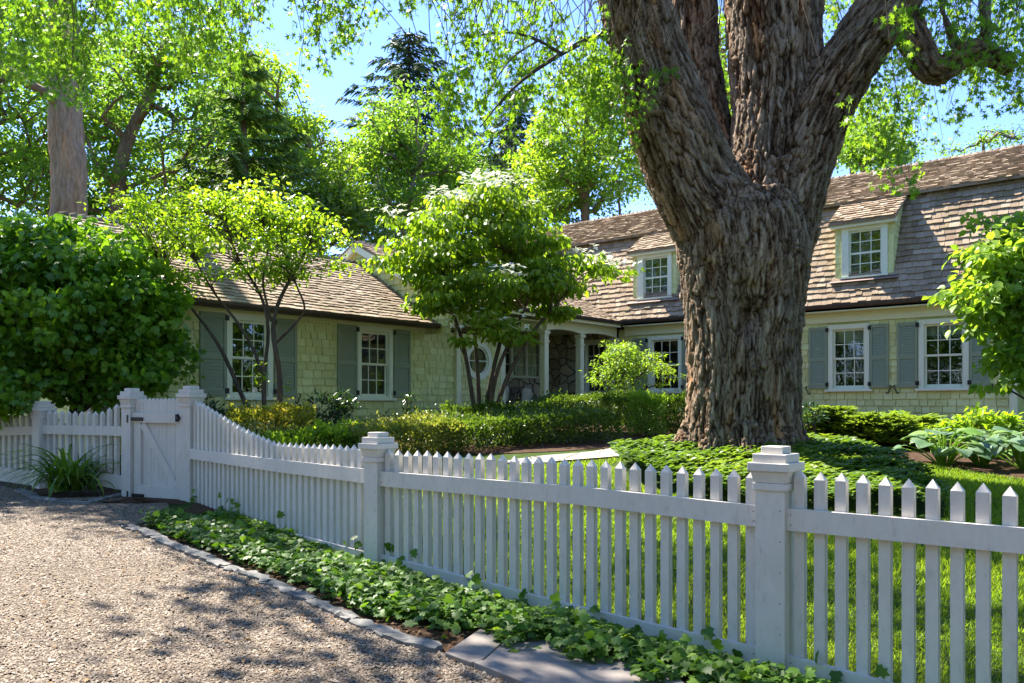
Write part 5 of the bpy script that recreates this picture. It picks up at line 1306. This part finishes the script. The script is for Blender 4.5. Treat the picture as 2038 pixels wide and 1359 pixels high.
def conifer(name, label, u, vtop, Y_, wpx, lm, tiers, droop, upturn, seg, nl, nsize, zlow=2.0):
    x = (u-CX)/FPX*Y_; b = onground(x, Y_); top = at(u, vtop, Y_); root = thing(name, label, 'tree', b, 0, WG)
    V, F = tubes([(np.array([b, (b+top)/2, top]), np.array((.34, .2, .03)))], 10)
    Hh = top[2]-b[2]; wm = wpx/FPX*Y_; br = []; P_, T_, N_, tn = [], [], [], []
    for i in range(tiers):
        t = (i+RS.rand()*.5)/tiers; z = top[2]-(.015+t**1.05*(1-zlow/Hh))*Hh*.97; ln = wm*(.10+.95*(t)**.85)
        nb_ = int(5+3*RS.rand()); a0 = RS.rand()*6
        for k in range(nb_):
            a = a0+k*2*PI/nb_+RS.normal()*.15; l = ln*(.7+.5*RS.rand()); d = np.array((math.cos(a), math.sin(a), 0)); q = np.linspace(0, 1, seg)
            pth = np.array([[x, Y_, z]])+d[None]*(q*l)[:, None]+UP[None]*((-droop*q+upturn*q*q)*l)[:, None]; br.append((pth, np.linspace(.035, .008, seg)))
            tb_ = RS.rand(); side = np.array((-d[1], d[0], 0))
            m = int(nl*l/wm)+6; qq = RS.rand(m)**.75; ip = np.stack([np.interp(qq, q, pth[:, c]) for c in range(3)], 1)
            sg = np.sign(RS.rand(m)-.5); P_.append(ip+RS.normal(size=(m, 3))*.05); T_.append(d*.6+side*sg[:, None]*.7*(.6+RS.rand(m))[:, None]-UP*(.25+.5*RS.rand(m))[:, None]); N_.append(UP+RS.normal(size=(m, 3))*.4); tn.append(np.clip(tb_*.5+RS.rand(m)*.5, 0, 1))
    V2, F2 = tubes(br, 4); mk('trunk', np.concatenate((V, V2)), np.concatenate((F, F2+len(V))), M['stem_bark'], root, smooth=True)
    P_ = np.concatenate(P_); V, F, T = leafgeo(P_, np.concatenate(T_), np.concatenate(N_), nsize*(.6+.8*RS.rand(len(P_))), (T_NEEDLE[0]*np.array((1.9, 1, 1)), T_NEEDLE[1]), np.concatenate(tn)); mk('crown', V, F, M[lm], root, tint=T)
conifer('spruce_tree', 'tall dark blue-green spruce standing against the sky', 815, 55, 44, 330, 'l_spruce', 44, .45, .30, 8, 260, .42)
conifer('spruce_tree', 'second dark spruce half hidden behind the bright tree', 1025, 165, 46, 260, 'l_spruce', 34, .45, .3, 8, 200, .42)
conifer('pine_tree', 'soft-needled pine with drooping boughs behind the left roof', 485, 90, 27, 250, 'l_pine', 14, .25, .25, 8, 420, .34)

# ------------------------------------------------------------------ hedges and beds
def hedge(label, line, width, height, n, size, lm, name='hedge', tmpl=T_OVAL, lumpy=.2, group=None, cat='hedge'):
    """loose clipped hedge along a world polyline: leaves through the whole volume on twigs"""
    P = np.array(line, float); s = np.concatenate(([0], np.cumsum(np.linalg.norm(np.diff(P, axis=0), axis=1)))); Lg = s[-1]; c = P.mean(0)
    root = thing(name, label, cat, (c[0], c[1], float(ground(c[0], c[1]))), 0, group)
    q = RS.rand(n)*(Lg+.5*width)-.25*width; o = (RS.rand(n)*2-1); h = RS.rand(n)
    # push most of the leaves to the outer shell
    shell = RS.rand(n) < .72; face = RS.rand(n)
    h = np.where(shell & (face < .45), .82+.18*RS.rand(n), h); o = np.where(shell & (face >= .45), np.sign(o)*(.78+.22*RS.rand(n)), o); h = np.where(shell & (face >= .45), h**.8, h)
    o = o*(1-.28*np.clip((h-.6)/.4, 0, 1)**2); o = o*(.78+.22*np.clip(h*3, 0, 1))
    qc = np.clip(q, 0, Lg); cx_ = np.interp(qc, s, P[:, 0]); cy_ = np.interp(qc, s, P[:, 1])
    T = unit(np.array([P[-1]-P[0]]))[0]; nx = np.array((-T[1], T[0]))
    j = np.clip(np.searchsorted(s, qc)-1, 0, len(P)-2); d = unit(P[j+1]-P[j]); nrm = np.stack((-d[:, 1], d[:, 0]), 1)
    x = cx_+d[:, 0]*(q-qc)+nrm[:, 0]*o*width/2; y = cy_+d[:, 1]*(q-qc)+nrm[:, 1]*o*width/2
    lump = (vnoise(np.stack((x*2.2, y*2.2, h*1.5), 1), 21)-.5)*2*lumpy; lump2 = (vnoise(np.stack((x*7, y*7, h*4), 1), 22)-.5)*lumpy
    g = ground(x, y); sprig = np.where(RS.rand(n) < .035, RS.rand(n)*.14, 0); z = g+.04+h*(height*(1+lump+lump2))+sprig*(h > .7)
    x = x+nrm[:, 0]*o*(lump+lump2)*width*.5; y = y+nrm[:, 1]*o*(lump+lump2)*width*.5
    outv = np.stack((nrm[:, 0]*o, nrm[:, 1]*o, (h-.35)*1.5), 1)
    tn = np.clip(vnoise(np.stack((x*3, y*3, z*3), 1), 25)*.6+RS.rand(n)*.4, 0, 1)
    V, F, T_ = leafgeo(np.stack((x, y, z), 1), outv*.9+rdir(n)*.7+UP*.25, rdir(n)+UP*.6+outv*.4, size*(.7+.6*RS.rand(n)), tmpl, tn)
    mk('foliage', V, F, M[lm], root, tint=T_)
    tw = []
    for _ in range(int(Lg*16)):
        a = RS.rand()*Lg; b = np.array((np.interp(a, s, P[:, 0]), np.interp(a, s, P[:, 1]))); e = b+RS.normal(size=2)*width*.25
        tw.append((np.array([onground(b[0], b[1], -.02), onground((b[0]+e[0])/2, (b[1]+e[1])/2, height*.4), onground(e[0], e[1], height*.85)]), np.array((.014, .009, .004))))
    V, F = tubes(tw, 5); mk('stems', V, F, M['stem_bark'], root)
    return root
def gxy(u, v): return gp(u, v)[:2]
def wx(u, Y_): return np.array(((u-CX)/FPX*Y_, Y_))
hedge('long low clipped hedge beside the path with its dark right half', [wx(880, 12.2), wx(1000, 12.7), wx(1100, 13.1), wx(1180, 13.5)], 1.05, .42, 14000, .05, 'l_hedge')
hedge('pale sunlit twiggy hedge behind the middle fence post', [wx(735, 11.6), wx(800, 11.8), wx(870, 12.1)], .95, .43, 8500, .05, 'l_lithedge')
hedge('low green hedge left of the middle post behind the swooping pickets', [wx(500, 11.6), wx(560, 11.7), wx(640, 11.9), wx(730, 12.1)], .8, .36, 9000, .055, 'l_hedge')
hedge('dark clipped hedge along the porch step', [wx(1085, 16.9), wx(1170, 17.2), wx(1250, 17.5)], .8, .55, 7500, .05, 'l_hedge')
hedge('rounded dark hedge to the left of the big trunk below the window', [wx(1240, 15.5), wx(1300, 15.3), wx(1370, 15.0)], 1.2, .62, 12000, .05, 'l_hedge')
hedge('bright green boxwood clump at the corner of the hedge left of the big trunk', [wx(1268, 14.55), wx(1310, 14.45)], .6, .68, 3500, .045, 'l_right', 'boxwood_shrub', cat='shrub')
hedge('green mounded shrubs at the foot of the dogwood stems', [wx(905, 14.9), wx(990, 15.1), wx(1075, 15.4)], .9, .45, 9000, .055, 'l_hedge', 'low_shrub', lumpy=.3, cat='shrub')
hedge('golden and rust tinted low shrub below the left window', [wx(480, 12.1), wx(530, 12.2), wx(600, 12.3)], .8, .72, 7500, .045, 'l_spirea', 'spirea_shrub', lumpy=.5, cat='shrub')
hedge('fresh green low plants in front of the golden shrub', [wx(505, 11.15), wx(600, 11.4), wx(700, 11.7)], .5, .42, 4500, .05, 'l_right', 'low_shrub', lumpy=.5, cat='shrub')
def loose_shrub(label, c, ells, ncl, per, R, size, tmpl, lm, name='rhododendron_shrub', **kw):
    b = onground(c[0], c[1]); hh = kw.pop('th', .4); return tree(name, label, 'shrub', b, [b, b+UP*hh*.6, b+UP*hh], .02, ells, ncl, per, R, size, tmpl, M[lm], M['stem_bark'], kw.pop('flat', .6), kw.pop('droop', .1), r_tip=.006, crown='foliage', **kw)
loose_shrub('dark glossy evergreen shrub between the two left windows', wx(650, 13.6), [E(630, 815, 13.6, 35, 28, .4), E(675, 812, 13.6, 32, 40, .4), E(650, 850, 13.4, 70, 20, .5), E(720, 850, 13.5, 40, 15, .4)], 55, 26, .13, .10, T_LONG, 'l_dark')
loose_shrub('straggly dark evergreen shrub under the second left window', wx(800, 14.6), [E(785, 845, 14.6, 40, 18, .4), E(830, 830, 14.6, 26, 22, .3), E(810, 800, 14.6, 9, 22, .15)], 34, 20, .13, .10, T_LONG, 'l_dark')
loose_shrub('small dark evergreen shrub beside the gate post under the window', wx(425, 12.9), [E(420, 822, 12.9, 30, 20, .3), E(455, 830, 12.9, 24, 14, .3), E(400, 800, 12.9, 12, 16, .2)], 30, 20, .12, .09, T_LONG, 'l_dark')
loose_shrub('young dark shrub close against the right side of the big trunk', wx(1622, 13.0), [E(1612, 830, 13.0, 16, 30, .3)], 14, 20, .12, .09, T_LONG, 'l_dark')
# juniper: flat feathery layers
def juniper(label, u, Y_, wpx, h, n):
    c = wx(u, Y_); b = onground(*c); root = thing('juniper_shrub', label, 'shrub', b, 0, 'spreading junipers right of the big trunk'); P_, T_, N_, tn, br = [], [], [], [], []
    wm = wpx/FPX*Y_
    for i in range(n):
        a = RS.rand()*2*PI; l = wm*(.35+.65*RS.rand()); z0 = h*(.15+.8*RS.rand()**1.2); d = np.array((math.cos(a), .75*math.sin(a), 0)); q = np.linspace(0, 1, 7); lim = l*(1-.45*z0/h)
        pth = b+d*(q*lim)[:, None]+UP*(z0*(.35+.65*np.sin(q*1.9)))[:, None]; g = ground(pth[:, 0], pth[:, 1])+.03; pth[:, 2] = np.maximum(pth[:, 2], g); br.append((pth, np.linspace(.012, .004, 7)))
        m = 64; qq = .25+.75*RS.rand(m)**.7; ip = np.stack([np.interp(qq, q, pth[:, k]) for k in range(3)], 1); sd = np.array((-d[1], d[0], 0)); sg = np.sign(RS.rand(m)-.5)
        P_.append(ip+RS.normal(size=(m, 3))*np.array((.05, .05, .015))); T_.append(d*.9+sd*(sg*(.3+.7*RS.rand(m)))[:, None]+UP*(.15+.25*RS.rand(m))[:, None]); N_.append(UP+RS.normal(size=(m, 3))*.3); tn.append(np.clip(.25+.5*qq*RS.rand(m)+.3*RS.rand(m), 0, 1))
    V, F = tubes(br, 4); mk('branches', V, F, M['stem_bark'], root)
    P_ = np.concatenate(P_); V, F, T = leafgeo(P_, np.concatenate(T_), np.concatenate(N_), .13*(.6+.8*RS.rand(len(P_))), (T_LONG[0]*np.array((.9, 1, .6)), T_LONG[1]), np.concatenate(tn)); mk('foliage', V, F, M['l_juniper'], root, tint=T)
juniper('low spreading juniper hard by the right side of the big trunk', 1655, 13.6, 85, .62, 110)
juniper('broad spreading juniper with layered feathery sprays before the right window', 1745, 13.2, 110, .55, 150)
juniper('spreading juniper between the broad one and the hostas', 1830, 13.4, 70, .5, 70)
# light shrubs by the right corner of the house
loose_shrub('pale green leafy shrub below the right corner of the house', wx(1955, 12.6), [E(1900, 855, 12.6, 50, 22, .4), E(1960, 838, 12.6, 50, 26, .4), E(2010, 850, 12.6, 45, 25, .4), E(1850, 868, 12.8, 30, 14, .3)], 70, 24, .14, .095, T_OVAL, 'l_lime', 'leafy_shrub')
loose_shrub('small pale trailing plant among the junipers', wx(1775, 13.9), [E(1755, 838, 13.9, 22, 10, .2), E(1785, 828, 13.9, 16, 8, .2)], 14, 12, .1, .1, T_BROAD, 'l_lime', 'leafy_shrub')
# hostas
def hosta(label, u, Y_, R, nleaf, sz):
    c = wx(u, Y_); b = onground(*c); root = thing('hosta_plant', label, 'plant', b, 0, 'hostas in the right bed'); Vs, Fs, Ts = [], [], []; n0 = 0; stalks = []
    for i in range(nleaf):
        a = RS.rand()*2*PI; tier = RS.rand(); d = np.array((math.cos(a), math.sin(a), 0)); r = R*(.25+.7*tier); hh = (.42-.22*tier**1.5)*R/.55*(.85+.3*RS.rand()); base = b+d*r+UP*hh; L_ = sz*(.75+.5*RS.rand())
        stalks.append((np.array([b+d*.05, b+d*r*.55+UP*hh*.75, base]), np.array((.012, .009, .007))))
        sd = np.array((-d[1], d[0], 0)); tw = RS.normal()*.25; sd = unit(sd+UP*tw); m, k = 10, 7; tl = .12+.42*tier; P_ = []
        for x in range(m):
            t = x/(m-1); wd = .43*max(math.sin(PI*min(1, .05+t*.95)**.72), 0)**.75 if t < 1 else .0
            for y in range(k):
                s = (y/(k-1)-.5)*2; P_.append(base+d*(L_*t*(1-.12*t))+UP*(L_*(.10*t-(tl)*t*t+.10*abs(s)*wd*1.2+.012*math.cos(s*9)))+sd*(s*wd*L_))
        Vs.append(np.array(P_)); f = gridfaces(m, k)+n0; Fs.append(f); n0 += m*k; tt = RS.rand(); Ts.append(np.array([np.clip(.25+.5*tt+.25*abs((y/(k-1)-.5)*2), 0, 1) for x in range(m) for y in range(k)]))
    mk('foliage', np.concatenate(Vs), np.concatenate(Fs), M['l_hosta'], root, tint=np.concatenate(Ts), smooth=True)
    V, F = tubes(stalks, 5); mk('stalks', V, F, M['l_right'], root, tint=np.full(len(V), .6))
hosta('blue-green hosta nearest the junipers, its leaves spilling to the left', 1880, 10.9, .58, 46, .235)
hosta('second large hosta from the junipers with bluish leaves', 1955, 11.0, .58, 46, .235)
hosta('hosta at the right end of the row cut by the edge of the view', 2040, 10.7, .56, 40, .23)
hosta('hosta behind the row close to the pale shrub', 1985, 11.9, .48, 30, .21)
# daylily-like strappy clump by the gate
def strappy(label, c, n, L0):
    b = onground(*c); root = thing('strappy_plant', label, 'plant', b); Vs, Fs, Ts = [], [], []; n0 = 0
    for i in range(n):
        a = RS.rand()*2*PI; d = np.array((math.cos(a), math.sin(a), 0)); sd = np.array((-d[1], d[0], 0)); l = L0*(.55+.6*RS.rand()); lean = .15+.75*RS.rand(); st = b+RS.normal(size=3)*np.array((.09, .09, 0)); m = 9; q = np.linspace(0, 1, m)
        hz = np.cumsum(np.sin(lean*.5+q*(1.1+1.3*lean)))/m; vz = np.cumsum(np.cos(lean*.5+q*(1.1+1.3*lean)))/m; wd = .0145*(1-q**3)*(.8+.5*RS.rand())+.0015
        c_ = st+d*(hz*l)[:, None]+UP*(vz*l)[:, None]; Vs.append(np.stack((c_-sd*wd[:, None], c_+UP*-.004, c_+sd*wd[:, None]), 1).reshape(-1, 3)); Fs.append(gridfaces(m, 3)+n0); n0 += m*3; Ts.append(np.full(m*3, RS.rand()))
    mk('foliage', np.concatenate(Vs), np.concatenate(Fs), M['l_lily'], root, tint=np.concatenate(Ts), smooth=True)
strappy('clump of dark strap-shaped leaves beside the left fence post and gate', gxy(132, 988)+np.array((0, .12)), 200, 1.0)
# ferny low plants behind the fence
loose_shrub('low grey-green ground plants at the foot of the long hedge', wx(1080, 12.3), [E(1060, 905, 12.3, 40, 10, .3), E(1110, 898, 12.6, 30, 8, .3)], 20, 16, .1, .09, T_LONG, 'l_hedge', 'low_plant', th=.06)
# ------------------------------------------------------------------ ivy strip
N = 27000; e_ = RS.uniform(-7.95, 2.4, N); lo = dedge(e_)+.055
hi = np.where(e_ < -5.1, .0+(-5.1-e_)/2.8*.30, -.045)
q = RS.rand(N); d_ = lo+(hi-lo)*(.06+.94*q**.85)
# bare mulch corner by the slab, and the slab itself
x, y = from_ed(e_, d_); uu = CX+x/y*FPX; vv = HY+(H-ground(x, y))*FPX/y
bare = ((uu > 770) & (uu < 960) & (vv > 1238+(uu-770)*.14) & (RS.rand(N) < .8)) | ((vv > 1276+np.clip(uu-960, 0, 999)*.27+16*np.sin(uu*.045)+RS.normal(size=N)*8) & (uu > 860)) | ((uu > 700) & (vv > 1345))&(uu < 1180)
ncl = vnoise(np.stack((x*2.5, y*2.5, 0*x), 1), 31); keep = ~bare & (ncl > .10)
thin_ = RS.rand(N) < np.where(q < .10, .6, 1.0); keep &= thin_
x, y, ncl = x[keep], y[keep], ncl[keep]; n = len(x); nf = np.clip((-(x*DV[0]+y*DV[1]-4.41))/.3, .25, 1)
hgt = .03+(.10*RS.rand(n)*(.4+ncl)+.05*(RS.rand(n) < .12))*nf
P_ = np.stack((x, y, ground(x, y)+hgt), 1); tilt = RS.normal(size=(n, 3))*.42
V, F, T = leafgeo(P_, rdir(n)*np.array((1, 1, .3))+np.array((-DV[0]*.3, -DV[1]*.3, -.15)), UP+tilt+np.array((-.1, -.2, 0)), .034+.042*RS.rand(n), T_IVY, np.clip(RS.rand(n)**1.4*.7+.3*(RS.rand(n) < .12), 0, 1))
# a few leaves climbing on the bottom rail
climb = []
for A, B, k in ((FM, FN, 15), (FN, FR, 8), (FG1, FM, 9)):
    dd = (B-A); nn_ = unit(np.array((-dd[1], dd[0])));  nn_ = nn_ if nn_ @ DV < 0 else -nn_
    for _ in range(k):
        t = RS.rand(); g = A+dd*t+nn_*.085
        for _ in range(3): climb.append((g[0]+RS.normal()*.05, g[1]+RS.normal()*.05, float(ground(*g))+.05+.2*RS.rand()**1.5))
climb = np.array(climb); n2 = len(climb)
V2, F2, T2 = leafgeo(climb, rdir(n2)*.6-UP*.6, np.array((-DV[0], -DV[1], .5))+rdir(n2)*.4, .06+.03*RS.rand(n2), T_IVY, RS.rand(n2)*.5)
V, F, T = joing([(V, F, T), (V2, F2, T2)])
iv = mk('ivy', V, F, M['l_ivy'], tint=T); tag(iv, 'glossy ivy covering the strip between the white fence and the gravel edging', 'ivy', kind='stuff')
# ------------------------------------------------------------------ pachysandra round the maple
def in_poly(x, y, P):
    P = np.array(P)[:, :2]; r = np.zeros(len(x), bool); j = len(P)-1
    for i in range(len(P)):
        c = ((P[i, 1] > y) != (P[j, 1] > y)) & (x < (P[j, 0]-P[i, 0])*(y-P[i, 1])/(P[j, 1]-P[i, 1]+1e-12)+P[i, 0]); r ^= c; j = i
    return r
pa = [gp(*q) for q in ((1215, 925), (1260, 912), (1330, 905), (1480, 902), (1620, 905), (1720, 925), (1800, 950), (1880, 1000), (1880, 1035), (1800, 1035), (1640, 1020), (1480, 1010), (1330, 985), (1240, 955))]
pax = np.array(pa); N = 5200
x = RS.uniform(pax[:, 0].min(), pax[:, 0].max(), N); y = RS.uniform(pax[:, 1].min(), pax[:, 1].max(), N); k = in_poly(x, y, pa); x, y = x[k], y[k]; n = len(x)
hh = .12+.16*vnoise(np.stack((x*3, y*3, 0*x), 1), 41)+.05*RS.rand(n); P_, T_, N_, S_, tn = [], [], [], [], []
for j in range(7):
    a = j*2*PI/7+RS.rand(n)*.5; up = .35-.4*(j % 2)+.2*RS.rand(n)
    P_.append(np.stack((x, y, ground(x, y)+hh-.02*(j % 3)), 1)); T_.append(np.stack((np.cos(a), np.sin(a), up), 1)); N_.append(UP+RS.normal(size=(n, 3))*.25); S_.append(.07*(.7+.6*RS.rand(n))); tn.append(np.clip(.15+.4*RS.rand(n)+.45*(up > .3), 0, 1))
tt = np.clip(np.concatenate(tn)*.7+.5*np.tile((vnoise(np.stack((x*1.2, y*1.2, 0*x), 1), 44)-.4), 7), 0, 1)
V, F, T = leafgeo(np.concatenate(P_), np.concatenate(T_), np.concatenate(N_), np.concatenate(S_), T_OVAL, tt)
pc = mk('ground_cover', V, F, M['l_pachy'], tint=T); tag(pc, 'whorled evergreen ground cover around the foot of the big maple', 'ground cover', kind='stuff')
# ------------------------------------------------------------------ lawn grass
lawn = [from_ed(-8.0, .55), from_ed(-5.2, .06), from_ed(3.6, .06), gp(2300, 1010), gp(2038, 955), gp(1900, 936), gp(1800, 918), gp(1700, 905), gp(1620, 902), gp(1345, 905), gp(1290, 908), gp(1200, 917), gp(1100, 925), gp(1000, 930), gp(900, 940), gp(760, 945), gp(600, 945), gp(470, 945)]
lawn = [np.array(p)[:2] for p in lawn]; LA = np.array(lawn)
N = 420000; x = RS.uniform(LA[:, 0].min(), LA[:, 0].max(), N); y = RS.uniform(LA[:, 1].min(), LA[:, 1].max(), N); k = in_poly(x, y, lawn)&~in_poly(x, y, pa); x, y = x[k], y[k]
keep = RS.rand(len(x)) < np.clip(1.35-.085*y, .35, 1); x, y = x[keep], y[keep]; n = len(x)
print('grass blades', n)
pn = vnoise(np.stack((x*1.5, y*1.5, 0*x), 1), 51); hgt = (.028+.03*RS.rand(n))*(.8+.5*pn); wd = .0024+.0012*RS.rand(n)+.00035*y
a = RS.rand(n)*2*PI; ln = RS.normal(size=(n, 2))*.5; g = ground(x, y)
b0 = np.stack((x-np.cos(a)*wd, y-np.sin(a)*wd, g), 1); b1 = np.stack((x+np.cos(a)*wd, y+np.sin(a)*wd, g), 1)
tp = np.stack((x+ln[:, 0]*hgt, y+ln[:, 1]*hgt, g+hgt), 1)
V = np.stack((b0, b1, tp), 1).reshape(-1, 3); F = np.arange(n*3).reshape(-1, 3)
tn = np.clip(.2+.5*pn+.4*(RS.rand(n)-.3), 0, 1)
gr = mk('grass', V, F, M['l_grass'], tint=np.repeat(tn, 3)); tag(gr, 'mown lawn grass behind the white fence', 'grass', kind='stuff')
# fallen leaves and twigs on the mulch
N = 420; e_ = RS.uniform(-7.8, -1.0, N); d_ = dedge(e_)+.05+RS.rand(N)*.35; x, y = from_ed(e_, d_)
V, F, T = leafgeo(np.stack((x, y, ground(x, y)+.02), 1), rdir(N)*np.array((1, 1, .1)), UP+rdir(N)*.4, .035, T_OVAL)
M['l_dead'] = leaf_mat('dead_leaf', (.10, .055, .03), (.2, .12, .06), (.33, .22, .12), .15, .8, .1)
dl = mk('leaf_litter', V, F, M['l_dead'], tint=T); tag(dl, 'brown leaf litter on the mulch along the edging stones', 'leaf litter', kind='stuff')

# trees across the drive: they shade the road side of the fence and show in the window panes
for i, (x, y, h, r) in enumerate(((-9, -9, 12, 3.6), (-3, -12, 14, 4.2), (3.5, -10, 13, 3.8), (9.5, -9, 12, 3.6), (15, -6, 12, 3.5), (-15, -6, 12, 3.4), (-19, 0, 14, 4.0), (-24, 5, 15, 4.2), (-30, 11, 15, 4.2), (19, 4, 12, 3.6), (22, 10, 13, 3.8), (25, 16, 13, 4.0), (-22, -5, 13, 4.0), (-27, 1, 15, 4.2), (-36, 6, 16, 4.5))):
    b = onground(x, y); root = thing('roadside_tree', 'leafy tree across the gravel drive, facing the fence', 'tree', b, 0, 'trees across the drive')
    C = ellipsoid_clusters([(b+UP*h*.62, (r, r, h*.36)), (b+UP*h*.3+np.array((r*.3, 0, 0)), (r*.9, r*.8, h*.22)), (b+UP*h*.13, (r*1.1, r*.8, h*.13))], 150, .6, .25, i)
    V, F = tubes([(np.array([b, b+UP*h*.4, b+UP*h*.8]), np.array((.3, .22, .08)))], 8); mk('trunk', V, F, M['bark'], root, smooth=True)
    V, F, T = cluster_leaves(C, 40, 1.1, .6, .34, T_OVAL, .4); mk('crown', V, F, M['l_back1'], root, tint=T)

N = 240; e_ = RS.uniform(-8, -1.5, N); d_ = dedge(e_)-.05-RS.rand(N)**1.6*3.5; x, y = from_ed(e_, d_)
V, F, T = leafgeo(np.stack((x, y, ground(x, y)+.03), 1), rdir(N)*np.array((1, 1, .1)), UP+rdir(N)*.5, .03+.02*RS.rand(N), T_OVAL)
fl_ = mk('fallen_leaves', V, F, M['l_dead'], tint=T); tag(fl_, 'scattered dry leaves lying on the gravel driveway', 'fallen leaves', kind='stuff')
